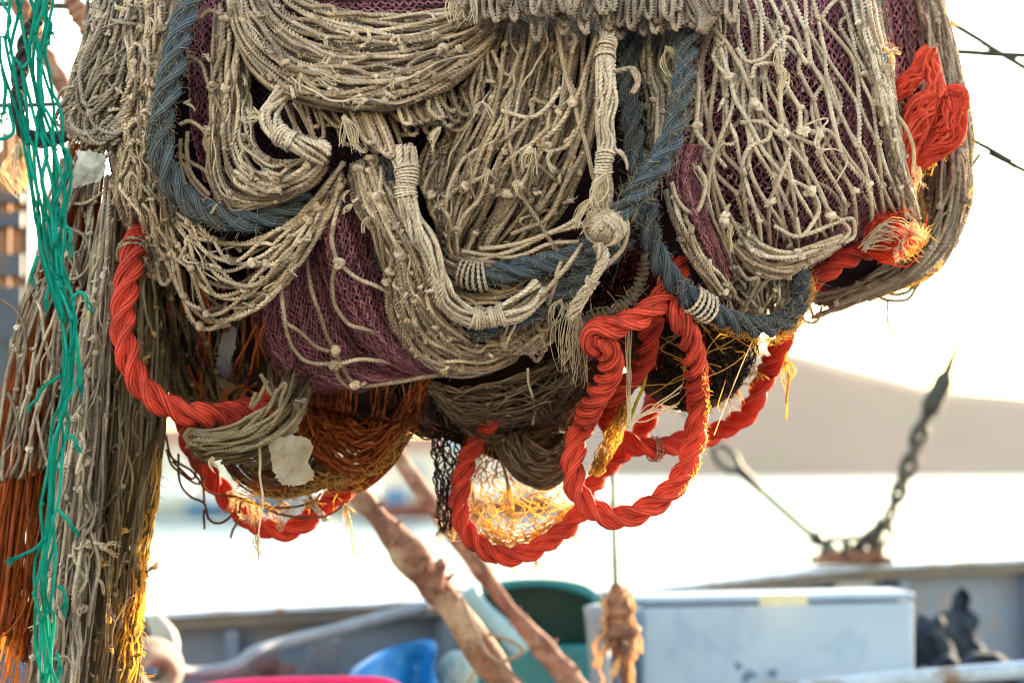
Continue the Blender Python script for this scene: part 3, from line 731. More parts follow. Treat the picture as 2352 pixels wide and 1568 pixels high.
# lashed cord right of centre, with its ball knot and twisted tail
f = fold('tall lashed tan cord hanging right of the centre strands, ending in a big round knot', TAN_PALE)
bundle(f['mb'], [(1400, 40, .03), (1396, 100, .0), (1390, 130, 0), (1393, 200, -.01), (1388, 280, -.01), (1392, 330, -.01), (1388, 370, -.02), (1385, 430, -.02), (1388, 490, -.03)], 23, 13, 6.0, dz=-.075, turns=.25, bands=((.17, .045), (.74, .05)))
C0 = w1(1390, 520, 3.36 + .02 - .09)
for ax, q0, wv in (((.3, .9, .35), 34, .75), ((.95, .2, -.1), 38, .7), ((-.5, .5, .75), 40, .6), ((.6, .55, .6), 43, .45)):     # wound knot: crossing hanks
    ax = np.array(ax) / np.linalg.norm(ax); e1 = np.cross(ax, [0, 0, 1.0]); e1 /= np.linalg.norm(e1); e2 = np.cross(ax, e1)
    for v in np.linspace(-wv, wv, 9):
        a = np.linspace(0, 2 * PI, 34) + RG.uniform(0, 6); q = q0 * U * math.cos(v * .9) * RG.uniform(.97, 1.03)
        P = C0 + (q * (np.cos(a)[:, None] * e1 * 1.15 + np.sin(a)[:, None] * e2 * .9)) + ax * (q0 * U * math.sin(v) + sm(wob(34, 8, .0015)))[:, None]
        f['mb'].sweep(P, 5.2 * U, 'twine', pitch=34 * U, uscale=5 * U, rnd=RG.uniform(.4, 1))
bundle(f['mb'], [(1372, 560, -.02), (1385, 590, -.03), (1372, 625, -.03), (1352, 660, -.03), (1330, 690, -.02), (1310, 730, -.01)], 15, 7, 5.5, dz=-.11, turns=1.6, bands=((.5, .04),))
strand(f['mb'], [(1415, 490, -.1), (1440, 520, -.12), (1430, 565, -.12), (1395, 610, -.12), (1385, 620, -.1)], 6.5, 0)
strand(f['mb'], [(1405, 260, -.06), (1430, 240, -.1), (1450, 155, -.1), (1465, 190, -.1), (1452, 215, -.1)][2:], 7, 0)
strand(f['mb'], [(1400, 170, -.08), (1430, 160, -.1), (1455, 158, -.1), (1468, 185, -.1), (1455, 214, -.1)], 7, 0)
strand(f['mb'], [(1400, 345, -.08), (1425, 350, -.1), (1440, 372, -.1), (1442, 392, -.1)], 9, 0, taper=True)
for x, y, n_, l in ((1395, 400, 26, 80), (1370, 450, 24, 70), (1345, 470, 14, 50), (1430, 520, 20, 40)):
    tuft(f['fr'], x, y, -.5, .8, n_, l, .3, 1.6, dz=-.12, grav=.2)
for x, y, n_, l, dx in ((1318, 720, 30, 140, .15), (1300, 700, 20, 110, -.1), (1330, 690, 14, 90, -.3), (1290, 690, 16, 60, -.5)):
    tuft(f['fr'], x, y, dx, 1, n_, l, .10, 1.6, dz=-.10, grav=.25, zsp=.08)
done(f, 'lashed_cord', group='lashed cords of gathered tan twine')

# lower centre swags
f = fold('heavy tan net swag curving under the heap centre in front of purple net', TAN)
g = [[(795, 385, .03), (822, 480, .0), (872, 570, -.02), (888, 660, -.02), (890, 720, -.01), (928, 800, 0), (1000, 850, .01), (1085, 862, .02), (1180, 830, .05)],
     [(815, 370, 0), (850, 470, -.04), (905, 565, -.06), (925, 655, -.06), (940, 725, -.05), (985, 790, -.04), (1050, 828, -.03), (1120, 830, -.01), (1200, 800, .03)],
     [(840, 360, 0), (880, 460, -.05), (932, 550, -.07), (965, 640, -.08), (990, 705, -.07), (1035, 758, -.06), (1095, 790, -.04), (1160, 790, -.02), (1230, 760, .02)],
     [(870, 345, .03), (915, 450, -.01), (965, 540, -.03), (998, 620, -.03), (1020, 680, -.03), (1065, 725, -.02), (1120, 752, .0), (1180, 752, .01), (1250, 725, .04)]]
net(f['mb'], g, 26, 8, dz=-.02, js=.5, slack=2.5, zn=.010, rn=(.3, 1))
net(f['mb'], g, 20, 8, dz=.012, js=.6, slack=3, zn=.012)
wk = MB(); whiskers(wk, g, 320, -.05); f['wk'] = wk
strays(f['mb'], g, 18, dz=-.04, drift=.3)
stubs(f, g, 12, -.04)
for p in ([(790, 430, .05), (772, 500), (762, 545), (775, 600), (828, 640), (885, 668), (930, 690, .03)], [(640, 600, .06), (648, 690), (655, 750), (672, 802), (706, 832), (768, 836), (830, 828), (930, 842, .05)],
          [(700, 560, .06), (720, 680), (746, 752), (772, 806), (792, 852), (816, 882), (852, 886), (960, 868), (1050, 860, .05)], [(772, 806), (735, 802), (700, 770), (660, 745), (640, 720, .06)], [(775, 600), (764, 655), (768, 704), (800, 740), (850, 760), (920, 790, .05)], [(768, 836), (775, 870), (810, 890), (840, 880)]):
    strand(f['mb'], [(q[0], q[1], (q[2] if len(q) > 2 else -.035)) for q in p], 6.3, -.035, wobble=2)
for x, y in ((775, 602), (772, 806), (768, 836), (816, 884)):
    for _ in range(3): knot(f['mb'], w1(x, y, float(H(np.array(x), np.array(y))) - .075) + RG.normal(0, .002, 3), 7 * U, 5.5 * U, RG.uniform(.4, 1))
it = [(1060 + k * 26, 745 - k * 8, 30, 60 + RG.uniform(-10, 30), 20) for k in range(7)]
uloops(f['mb'], it, 6.3, -.03)
for i in range(10):
    strand(f['mb'], [(1180 + RG.normal(0, 20), 770 + RG.normal(0, 14), -.02), (1215 + RG.normal(0, 18), 812 + RG.normal(0, 12), -.02), (1240 + RG.normal(0, 14), 790 + RG.normal(0, 14), -.02), (1265 + RG.normal(0, 14), 740, 0)], 6.3, -.03)
strand(f['fr'], [(1212, 840, -.06), (1216, 880, -.06), (1224, 930, -.06), (1226, 975, -.06)], 4.2, 0, wobble=2.5)
strand(f['fr'], [(1160, 770, -.09), (1168, 740, -.1), (1182, 745, -.1), (1172, 765, -.1), (1160, 790, -.1)], 4, 0)
for x, y in ((850, 500), (800, 440), (808, 470)): tuft(f['fr'], x, y, -.6, .4, 8, 30, .4, 2.0, dz=-.07)
done(f)
f = fold('thick lashed tan cord sagging in a U through the lower centre', TAN_PALE)
bundle(f['mb'], [(925, 345, .02), (935, 400, .0), (932, 450, -.01), (950, 510, -.02), (985, 570, -.03), (1005, 640, -.035), (1030, 695, -.035), (1085, 730, -.035), (1145, 725, -.03), (1200, 700, -.02), (1245, 660, .0)], 26, 15, 6.2, dz=-.075, turns=.5, bands=((.13, .05), (.74, .04), (.8, .03)))
done(f, 'lashed_cord', group='lashed cords of gathered tan twine')
# thinner gathered strands inside the U
f = fold('slack tan strands lying in the hollow above the lower centre blue rope', TAN)
for i in range(22):
    y = 590 + RG.uniform(-10, 95); 
    strand(f['mb'], [(1015 + RG.normal(0, 10), y - 20, 0), (1060 + RG.normal(0, 12), y + RG.normal(0, 9), -.02), (1140, y + 20 + RG.normal(0, 12), -.03), (1210, y + 10 + RG.normal(0, 12), -.02), (1290, y - 30 + RG.normal(0, 12), 0)], 6.3, -.015, wobble=2.5)
strand(f['mb'], [(1340, 560, -.06), (1310, 600, -.09), (1270, 650, -.09), (1230, 690, -.08), (1190, 720, -.07)], 6.3, -.02)
strand(f['mb'], [(1290, 600, -.06), (1275, 650, -.085), (1260, 700, -.07)], 6.3, -.02)
done(f)

# lower left swag with open meshes
f = fold('open meshed tan net sagging in wide loops below the left blue rope', TAN)
g = [[(355, 560, .0), (385, 610, -.02), (408, 680, -.04), (442, 735, -.05), (490, 760, -.06), (550, 735, -.06), (625, 680, -.05), (695, 600, -.03), (745, 520, 0), (790, 415, .03)],
     [(375, 520, .0), (410, 580, -.03), (450, 650, -.05), (505, 690, -.065), (565, 680, -.065), (632, 630, -.05), (700, 560, -.03), (742, 490, 0), (785, 405, .03)],
     [(400, 490, .01), (440, 545, -.03), (490, 600, -.05), (545, 622, -.06), (605, 600, -.055), (660, 555, -.04), (710, 510, -.02), (745, 460, .01), (780, 395, .03)],
     [(430, 480, .03), (480, 530, 0), (540, 555, -.02), (590, 552, -.02), (640, 530, -.02), (685, 505, -.01), (725, 470, .01), (752, 430, .02), (775, 385, .04)]]
net(f['mb'], g, 10, 9, dz=-.03, js=.3, slack=3, zn=.012, squeeze=1.15, rn=(.3, 1))
net(f['mb'], g, 8, 7, dz=.03, js=.5, slack=4, zn=.014, rn=(0, .6))
strays(f['mb'], g, 10, dz=-.03, drift=.5)
stubs(f, g, 8, -.04)
for i in range(9):
    k = i * 6
    strand(f['mb'], [(560 + k, 560 - i, 0), (640 + k * .6, 530 - k * .3, -.01), (705 + k * .4, 480 - k * .5, -.01), (755 + k * .2, 420 - k * .3, 0), (790, 375, .02)], 6.4, -.03, wobble=2)
strand(f['mb'], [(360, 600, -.03), (372, 650, -.04), (390, 640, -.04), (410, 600, -.03), (430, 560, -.02)], 6.4, -.03)
done(f)

# the right diagonal net
f = fold('open diagonal tan net over purple net on the right half of the heap', TAN_PALE)
g = [[(1625, 40, .02), (1596, 180, 0), (1585, 320, -.01), (1600, 440, -.01), (1640, 550, 0), (1672, 660, .08)],
     [(1660, 30, 0), (1680, 180, -.03), (1690, 320, -.04), (1712, 430, -.05), (1750, 530, -.03), (1780, 625, .09)],
     [(1730, -40, 0), (1770, 130, -.03), (1805, 290, -.05), (1842, 410, -.06), (1880, 500, -.04), (1900, 590, .09)],
     [(1830, -40, 0), (1880, 130, -.03), (1930, 290, -.05), (1975, 400, -.05), (2000, 470, -.03), (2020, 528, .09)],
     [(1960, -40, .02), (2000, 120, -.01), (2045, 280, -.02), (2075, 400, -.02), (2100, 470, -.01), (2122, 512, .02)]]
net(f['mb'], g, 24, 6, r=6.4, dz=-.005, js=.5, jt=.25, slack=1.2, zn=.012, drop=.10, rn=(.2, 1), squeeze=.85, mj=.15)
net(f['mb'], g, 11, 6, r=6.2, dz=.02, js=.7, jt=.3, slack=2, zn=.012, drop=.15, mj=.2)
wk = MB(); whiskers(wk, g, 320); f['wk'] = wk
strays(f['mb'], g, 6, dz=-.03, drift=.2)
stubs(f, g, 8, -.03)
g2 = [[(1528, 440, .03), (1545, 520, .01), (1590, 600, 0), (1650, 690, .02)], [(1550, 430, -.01), (1572, 510, -.03), (1615, 600, -.03), (1668, 680, 0)], [(1576, 430, .02), (1600, 510, .0), (1640, 600, 0), (1685, 670, .02)]]
net(f['mb'], g2, 12, 4, r=6.2, dz=-.03, js=.6, slack=3)
g3 = [[(1690, 500, .02), (1745, 555, -.02), (1810, 575, -.03), (1880, 560, -.02), (1940, 540, .02)], [(1680, 530, .01), (1740, 585, -.03), (1810, 600, -.04), (1870, 585, -.02), (1935, 560, .02)], [(1680, 570, .03), (1740, 625, 0), (1800, 640, 0), (1850, 610, .01), (1900, 585, .03)]]
net(f['mb'], g3, 14, 4, r=6.2, dz=-.02, js=.7, slack=3)
gr = [[(2010, -40), (2035, 120), (2062, 260), (2090, 400), (2112, 495)], [(1985, -40, -.03), (2012, 120, -.04), (2042, 260, -.05), (2076, 400, -.05), (2105, 500, -.02)], [(1950, -40), (1985, 120), (2020, 260), (2050, 400), (2085, 505)]]
net(f['mb'], gr, 18, 7, r=6.0, dz=-.005, js=.7, slack=3)
for p in ([(1690, 110), (1720, 140), (1760, 130), (1800, 90), (1830, 100), (1850, 150)], [(1630, 60), (1690, 130), (1740, 240), (1800, 300), (1870, 330), (1880, 300), (1910, 310), (1960, 380), (2000, 440)],
          [(1650, 100), (1700, 250), (1780, 380), (1860, 440), (1880, 490), (1840, 540), (1830, 500)], [(1700, 280), (1760, 290), (1850, 380), (1900, 480), (1950, 530), (1930, 560)], [(1540, 420), (1570, 480), (1600, 480), (1620, 430), (1600, 380)],
          [(1700, 400), (1720, 340), (1760, 320), (1770, 290)], [(1780, 520), (1830, 545), (1900, 520), (1950, 500), (1960, 540), (1940, 560)], [(1720, 180), (1740, 150), (1790, 150), (1790, 220), (1800, 290)]):
    strand(f['mb'], [(x, y, -.03) for x, y in p], 6.4, -.04, wobble=2.5, rnd=RG.uniform(.5, 1))
for x, y in ((1740, 240), (1800, 300), (1840, 300), (1880, 305), (1790, 125), (1860, 440), (1905, 495), (1665, 505)):
    for _ in range(4): knot(f['mb'], w1(x, y, float(H(np.array(x), np.array(y))) - .07) + RG.normal(0, .003, 3), 6.4 * U, 4.8 * U, RG.uniform(.4, 1))
for x, y in ((1790, 120), (1800, 160), (1675, 520)): tuft(f['fr'], x, y, .1, 1, 22, 44, .4, 1.7, dz=-.09)
done(f)
f = fold('small bunch of grey tan net hanging under the diagonal net inside the right blue loop', TAN_GREY)
g = [[(1650, 610, .03), (1665, 660, 0), (1690, 710, .02)], [(1720, 610, -.02), (1730, 670, -.03), (1745, 730, 0)], [(1800, 600, .0), (1790, 670, -.02), (1775, 735, .01)], [(1835, 600, .03), (1820, 670, .02), (1800, 725, .03)]]
net(f['mb'], g, 18, 3, r=5.5, dz=.03, js=.9, slack=5, zn=.02)
net(f['mb'], g, 16, 3, r=5.5, dz=.055, js=.9, slack=5, zn=.02)
strand(f['mb'], [(1690, 610, -.04), (1715, 640, -.05), (1740, 640, -.05), (1725, 680, -.04), (1700, 720, -.02)], 6.4)
done(f)

# strip of net between the ropes, upper centre right
f = fold('narrow tan net strip hanging between the two blue ropes right of centre', TAN_GREY)
g = [[(1470, 40, .02), (1472, 150), (1488, 260), (1500, 360), (1500, 420)], [(1510, 40, -.01), (1508, 150, -.02), (1515, 260, -.02), (1510, 350), (1505, 420)], [(1560, 40, .02), (1548, 150, .01), (1540, 240, .01), (1525, 320, .02), (1510, 400, .02)]]
net(f['mb'], g, 14, 6, r=6, dz=.02, js=.9, slack=5, zn=.015)
net(f['mb'], g, 12, 6, r=6, dz=.045, js=.9, slack=5, zn=.015)
tuft(f['fr'], 1532, 110, .3, 1, 24, 55, .2, 2, dz=-.05)
done(f)

# coarse fringe along the top edge
f = fold('coarse pinkish brown fringe of thick twine loops along the top edge', TAN_PINK)
for row, (yy, nn) in enumerate(((22, 34), (40, 32), (54, 27))):
    for i in range(nn):
        x = 1050 + (1690 - 1050) * (i + RG.uniform(0, .9)) / nn
        yb = yy + (12 if 1380 < x < 1660 else 0) + RG.normal(0, 13); a = RG.normal(0, 12); zr = RG.normal(0, .02)
        if row == 2 and x < 1200: continue
        strand(f['mb'], [(x - 7, -40, .04), (x - 9 + a * .5, yb - 28, -.01 + .01 * row + zr), (x - 3 + a, yb - 3, -.03 + .01 * row + zr), (x + 4 + a, yb, -.03 + .01 * row + zr), (x + 10 + a * .5, yb - 26, -.01 + .01 * row + zr), (x + 11, -40, .04)], 7.2, -.075, wobble=1.5)
for i in range(10):
    x = 1575 + i * 8
    strand(f['mb'], [(x - 10, -30, .02), (1600 + i * 3, 30, -.03), (1612 + RG.normal(0, 4), 68 + RG.normal(0, 5), -.05), (1625 + i * 3, 30, -.03), (x + 45, -30, .02)], 7, -.075)
uloops(f['mb'], [(1495 + k * 12, 10, 36, 48 + RG.uniform(-5, 10), 4) for k in range(6)], 7, -.08)
tuft(f['fr'], 1052, -12, 0, 1, 40, 52, .16, 2.2, dz=-.1, grav=.2)
tuft(f['fr'], 1080, -12, .1, 1, 30, 56, .14, 2.2, dz=-.1, grav=.2)
done(f, group=None, name='net_fringe', cat='net fringe')

# far fold at the right edge
f = fold('rounded far fold of tan net at the right edge, rim lit gold', TAN_GREY)
g = [[(2070, -40, .04), (2095, 200, .03), (2108, 400, .03), (2088, 550, .03), (1990, 640, .03), (1850, 690, .05)],
     [(2110, -40, 0), (2150, 200, -.01), (2168, 400, -.015), (2142, 550, -.015), (2050, 645, -.01), (1895, 702, .03)],
     [(2138, -40, .02), (2184, 180, .01), (2208, 380, 0), (2186, 530, .01), (2105, 630, .01), (1960, 684, .03)],
     [(2152, -40, .06), (2204, 170, .05), (2230, 375, .05), (2208, 525, .05), (2135, 628, .05), (2010, 676, .05), (1870, 730, .07)]]
net(f['mb'], g, 22, 8, r=6, dz=-.045, js=.8, slack=3.5, zn=.012, depth=3.80, rn=(0, .8))
net(f['mb'], g, 16, 7, r=6, dz=-.02, js=.8, slack=4, zn=.015, depth=3.80)
net(f['mb'], [[(2130, -40, .1), (2186, 180, .1), (2214, 380, .1), (2190, 530, .1), (2110, 640, .1), (1960, 690, .1)], [(2150, -40, .14), (2206, 170, .14), (2232, 375, .14), (2210, 525, .14), (2138, 630, .14), (1990, 690, .14)]], 8, 8, r=5, dz=-.02, js=.9, slack=5, depth=3.80)
for p in ([(1930, 660), (1940, 690), (1965, 690), (1980, 668)], [(2010, 668), (2030, 690), (2080, 690), (2110, 650)], [(2040, 680), (2080, 672), (2105, 655)], [(2195, 520), (2202, 550), (2185, 565), (2175, 560)], [(2210, 400), (2225, 385), (2250, 355), (2215, 410)],
          [(1840, 720), (1850, 738), (1880, 740), (1890, 700)], [(1860, 700), (1870, 730), (1900, 720), (1915, 690)], [(1905, 660), (1925, 680), (1960, 672)], [(2150, 20), (2185, 90), (2180, 110), (2160, 100)], [(2215, 410), (2232, 400), (2228, 430), (2205, 450)]):
    strand(f['mb'], [(x, y, .02) for x, y in p], 5, .0, depth=3.80, wobble=2)
for p in ([(2033, 675), (2040, 700), (2038, 730), (2044, 762)], [(2040, 690), (2036, 715), (2046, 780)]):
    strand(f['fr'], [(x, y, .04) for x, y in p], 3.2, 0, depth=3.8, wobble=2)
strand(f['fr'], [(2137, 640, .04), (2140, 720, .04), (2142, 800, .04), (2136, 860, .04), (2130, 890, .04)], 2.0, 0, depth=3.8, wobble=1.5)
for x, y, dx, dy in ((2222, 400, 1, -.5), (2218, 420, .8, .6), (2205, 470, 1, .2), (2150, 615, .5, 1), (2165, 60, 1, 0), (2110, 650, .3, 1), (1870, 735, .2, 1), (1840, 725, -.4, 1), (2195, 200, 1, .2), (2212, 320, 1, .3)):
    tuft(f['fr'], x, y, dx, dy, 12, 28, .7, 1.3, dz=.04, depth=3.8)
strays(f['mb'], g, 12, r=5.5, dz=-.06, drift=.4, depth=3.80)
oo = done(f, group=None)

# ================================================================ brown and rust nets below
f = fold('tangle of thin brown and tan strands hanging behind the left red rope loop', TAN_DARK)
g = [[(335, 560, .02), (345, 700, .02), (372, 850, .02), (420, 950, .03)], [(400, 600, -.01), (410, 720, -.02), (440, 850, -.02), (470, 940, .0)], [(480, 700, -.01), (490, 790, -.02), (510, 870, -.02), (520, 930, 0)], [(570, 720, .02), (560, 800, .02), (570, 880, .02), (580, 940, .03)]]
net(f['mb'], g, 30, 5, r=4.6, dz=.02, js=1.0, slack=6, zn=.02, pitch=3.3)
net(f['mb'], g, 22, 5, r=5.0, dz=.05, js=1.0, slack=6, zn=.02)
done(f)
f = fold('few rust red cords hanging among the dark strands left of the plastic scrap', RUST)
for i in range(12):
    x = RG.uniform(350, 600); y = RG.uniform(560, 700)
    strand(f['mb'], [(x, y, 0), (x + RG.normal(10, 14), y + 90, -.01), (x + RG.normal(15, 20), y + 180, -.02), (x + RG.normal(20, 24), y + 260, 0)], 4.4, .01, wobble=4)
for p in ([(585, 750), (560, 800), (530, 860), (505, 930), (490, 960)], [(610, 740), (590, 800), (570, 870), (545, 960)], [(515, 930), (525, 900), (560, 885), (585, 905), (575, 930), (550, 915)], [(530, 945), (560, 960), (590, 1000), (600, 1030)],
          [(430, 830), (450, 880), (470, 900)], [(590, 880), (560, 900), (570, 920), (600, 905), (610, 870)], [(500, 960), (520, 985), (505, 1010)]):
    strand(f['mb'], [(x, y, -.05) for x, y in p], 4.4, -.01, wobble=2)
done(f, group='rust coloured nets')
f = fold('grey brown skein of twine drooping over the end of the left red rope', TAN_DARK)
g = [[(690, 800, .24), (640, 900, .04), (560, 970, -.02), (480, 985, -.03), (432, 980, 0), (424, 1010, .02)], [(700, 830, .22), (660, 930, .02), (590, 995, -.05), (520, 1015, -.05), (458, 1020, -.03), (440, 1042, 0)],
     [(715, 870, .2), (690, 960, .06), (630, 1020, -.03), (560, 1045, -.03), (500, 1050, -.01), (470, 1060, .02)], [(620, 790, .24), (620, 870, .08), (640, 950, .0), (660, 1010, 0), (640, 1060, .02), (600, 1075, .04)]]
net(f['mb'], g[:3], 20, 3, r=5.2, dz=-.02, js=1.0, slack=6, zn=.02, knots=False, rn=(.5, 1), depth=3.46)
net(f['mb'], g[1:3] + [g[3]], 24, 2, r=4.8, dz=.01, js=.6, slack=3, zn=.012, knots=False, depth=3.46)
for p in ([(430, 985), (424, 1005), (450, 1020), (500, 1000), (570, 960)], [(440, 1010), (470, 1030), (540, 1010), (600, 960), (640, 890)], [(600, 860), (625, 905), (655, 880), (640, 940)], [(615, 870), (590, 920), (575, 935), (590, 900)]):
    strand(f['mb'], [(x, y, -.05) for x, y in p], 6, .0, rnd=1, wobble=2, depth=3.46)
strand(f['fr'], [(598, 1020, -.05), (600, 1080, -.05), (602, 1150, -.05), (598, 1200, -.05), (592, 1245, -.05), (596, 1285, -.05)], 4.6, 0, kind='twine', wobble=2.5, taper=True, depth=3.46)
tuft(f['fr'], 592, 1230, .1, 1, 16, 55, .08, 1.3, dz=-.05, depth=3.46)
tuft(f['fr'], 490, 1050, .1, 1, 14, 36, .3, 1.6, dz=-.05, depth=3.46)
done(f, 'twine_skein', group=None, cat='twine skein')
f = fold('rust brown fine net draped in a belly at the lower left, glowing along its bottom', RUST)
g = [[(680, 905, .03), (685, 960, 0), (705, 1020, -.01), (760, 1080, 0), (830, 1100, .01), (900, 1040, .02), (950, 960, .03), (985, 890, .05)],
     [(730, 900, 0), (735, 950, -.03), (760, 1000, -.04), (810, 1045, -.04), (860, 1040, -.03), (915, 980, -.01), (955, 920, .02), (985, 880, .04)],
     [(790, 895, -.01), (795, 930, -.03), (815, 970, -.04), (850, 990, -.04), (890, 970, -.02), (930, 925, 0), (960, 890, .02), (985, 870, .04)]]
net(f['mb'], g, 36, 4, r=3.5, dz=0, js=1.1, slack=6, zn=.02, knots=False, step=4.5, rn=(0, .7), rj=.25)
strays(f['mb'], g, 40, r=3.4, dz=-.03, drift=.35, length=(.1, .5), rn=(0, 1))
net(f['mb'], g, 36, 3, r=3.5, dz=.02, js=1.0, slack=6, zn=.012, knots=False, step=4.5)
net(f['mb'], [[(690, 1000, .02), (740, 1085, .0), (820, 1110, .0), (890, 1060, .01), (940, 985, .03)], [(680, 1020, .02), (730, 1110, 0), (815, 1130, .0), (895, 1075, .01), (950, 995, .03)]], 14, 5, r=3.2, dz=.0, js=.8, slack=3, knots=False)
for i in range(20):
    x = RG.uniform(720, 980); l = RG.uniform(60, 130)
    strand(f['mb'], [(x, 885, 0), (x - 4, 885 + l * .6, -.02), (x - 16, 885 + l, -.025), (x - 42, 885 + l + 14, -.02), (x - 70, 885 + l * .8, 0)], 3.6, -.02, wobble=3)
done(f, group='rust coloured nets')
f = fold('brown net bundle inside the lower left red rope loop, lit gold beneath', BROWN)
g = [[(500, 1000, .02), (520, 1070, 0), (570, 1120, -.01), (650, 1140, -.01), (740, 1120, .0), (800, 1080, .02)], [(560, 1000, -.02), (575, 1050, -.03), (610, 1085, -.04), (660, 1095, -.03), (720, 1080, -.02), (770, 1040, .0)], [(620, 990, .01), (635, 1020, .0), (660, 1040, .0), (700, 1040, .0), (740, 1010, .01)]]
net(f['mb'], g, 30, 3, r=4, dz=.02, js=.6, slack=3, zn=.012, knots=False)
net(f['mb'], g, 24, 3, r=4, dz=.045, js=.6, slack=4, zn=.012, knots=False)
for p in ([(385, 1030), (400, 1070), (430, 1100), (455, 1110), (470, 1095)], [(410, 1040), (412, 1110), (435, 1140), (470, 1155), (480, 1190), (505, 1200), (545, 1180)], [(470, 1150), (465, 1100), (455, 1060)], [(380, 1000), (395, 1050), (440, 1080), (480, 1130), (540, 1140), (600, 1160), (680, 1165), (730, 1150)],
          [(430, 1040), (450, 1070), (440, 1100), (400, 1060)], [(545, 1180), (560, 1150), (640, 1180), (720, 1190), (770, 1170), (790, 1150)], [(700, 1120), (720, 1150), (740, 1130)], [(545, 1185), (538, 1210), (532, 1235)], [(475, 1165), (470, 1190), (472, 1215)]):
    strand(f['mb'], [(x, y, .02) for x, y in p], 4, .0, wobble=2)
for x, y, dx, dy in ((530, 1130, .6, .8), (570, 1155, .3, 1), (590, 1160, .6, 1), (620, 1170, .5, 1), (545, 1150, 1, .5), (640, 1170, 1, .3), (790, 1160, .4, 1)): tuft(f['fr'], x, y, dx, dy, 24, 44, .5, 1.4, dz=.03)
strand(f['fr'], [(795, 1170, .03), (806, 1200, .03), (808, 1240, .03), (815, 1275, .03)], 3.6, 0, wobble=2)
done(f, group='brown nets under the heap')
f = fold('brown fine thread net draped under the centre of the heap', BROWN2)
g = [[(960, 865, .04), (1040, 895, .01), (1150, 880, 0), (1270, 830, .02), (1360, 760, .05)], [(980, 890, .0), (1060, 940, -.03), (1160, 945, -.04), (1270, 905, -.03), (1350, 830, .0)], [(1010, 930, .02), (1080, 985, -.01), (1170, 1000, -.02), (1260, 975, 0), (1330, 910, .03)], [(1040, 960, .05), (1100, 1015, .03), (1180, 1030, .03), (1260, 1010, .04), (1310, 950, .06)]]
strays(f['mb'], g, 40, r=2.8, dz=-.03, drift=.4, rn=(.3, 1))
net(f['mb'], g, 56, 9, r=2.6, dz=.0, js=1.2, slack=5, zn=.02, knots=False, kind='round4', step=6)
net(f['mb'], g, 50, 8, r=2.6, dz=.02, js=.8, slack=3, zn=.014, knots=False, kind='round4', step=6)
net(f['mb'], g, 40, 7, r=2.6, dz=.04, js=.8, slack=4, zn=.014, knots=False, kind='round4', step=6)
done(f, group='brown nets under the heap')
f = fold('taupe fine net hanging in a tight round pouch left of the red ring', BROWN2)
g = [[(1135, 985, .03), (1145, 1040, 0), (1180, 1090, -.01), (1240, 1120, 0), (1300, 1100, .02), (1340, 1040, .04)], [(1170, 990, -.02), (1180, 1030, -.04), (1210, 1065, -.05), (1250, 1080, -.04), (1295, 1060, -.02), (1325, 1010, .02)], [(1210, 985, .0), (1220, 1010, -.03), (1240, 1030, -.04), (1265, 1035, -.03), (1290, 1015, -.01), (1310, 980, .03)]]
strays(f['mb'], g, 16, r=2.8, dz=-.02, drift=.3, rn=(.3, 1))
net(f['mb'], g, 34, 6, r=3, dz=.0, js=1.0, slack=4, zn=.014, knots=False, kind='round4')
net(f['mb'], g, 30, 5, r=3, dz=.02, js=.6, slack=2.5, zn=.01, knots=False, kind='round4')
mbk = f['mb']
bp = [(1160, 1000), (1210, 990), (1290, 985), (1315, 1020), (1290, 1075), (1240, 1095), (1190, 1070), (1160, 1035)]
oo = done(f, group='brown nets under the heap')
oo2 = blob('packed_fold', CORE_BR, bp, (1235, 1035), dz=.03, back=.1, nz=.008)
oo2.parent = oo; oo2.location = np.array(oo2.location) - np.array(oo.location)
f = fold('black fine net fringe hanging straight down beside the centre red loop', BLACK)
g = [[(985, 900, 0), (990, 1000, 0), (1000, 1100, 0), (1010, 1225, 0)], [(1020, 900, -.02), (1024, 1000, -.02), (1026, 1100, -.02), (1026, 1220, -.01)], [(1090, 930, .01), (1075, 1010, .01), (1060, 1100, .01), (1045, 1210, .01)]]
net(f['mb'], g, 12, 26, r=2.1, dz=.02, js=.6, slack=3, zn=.012, knots=False, kind='round4')
net(f['mb'], g, 10, 24, r=2.1, dz=.045, js=.7, slack=4, zn=.012, knots=False, kind='round4')
for x in (1000, 1015, 1030, 1045): tuft(f['fr'], x, 1195, RG.normal(0, .6), 1, 10, 40, .5, 1.3, dz=.05)
done(f, group=None)
f = fold('thin golden net stretched inside the centre red rope loop, its gold painted-in backlight', GOLD)
g = [[(1085, 1030, .02), (1075, 1110, .03), (1085, 1180, .03), (1120, 1240, .03)], [(1140, 1020, .02), (1130, 1110, .04), (1140, 1180, .05), (1170, 1250, .04)], [(1210, 1050, .04), (1215, 1120, .06), (1220, 1190, .05), (1225, 1245, .04)], [(1280, 1080, .03), (1300, 1130, .05), (1305, 1170, .05), (1290, 1225, .04)]]  # sunlight through this net is painted by its gold material
net(f['mb'], g, 18, 16, r=1.6, dz=.02, js=.8, slack=4, zn=.02, knots=False, kind='round4')
net(f['mb'], g, 14, 14, r=1.6, dz=.05, js=.8, slack=5, zn=.02, knots=False, kind='round4')
g = [[(1095, 1170, .04), (1150, 1215, .04), (1220, 1220, .04), (1310, 1160, .04)], [(1110, 1230, .04), (1160, 1262, .04), (1230, 1250, .04), (1320, 1185, .04)]]
net(f['mb'], g, 18, 14, r=1.6, dz=.02, js=.8, slack=4, zn=.02, knots=False, kind='round4')
for p in ([(1110, 1000), (1090, 1040), (1060, 1080)], [(1150, 1000), (1160, 1080), (1180, 1160), (1175, 1230)], [(1130, 990), (1165, 1100), (1170, 1200)]): strand(f['mb'], p, 4.5, .02, wobble=3)
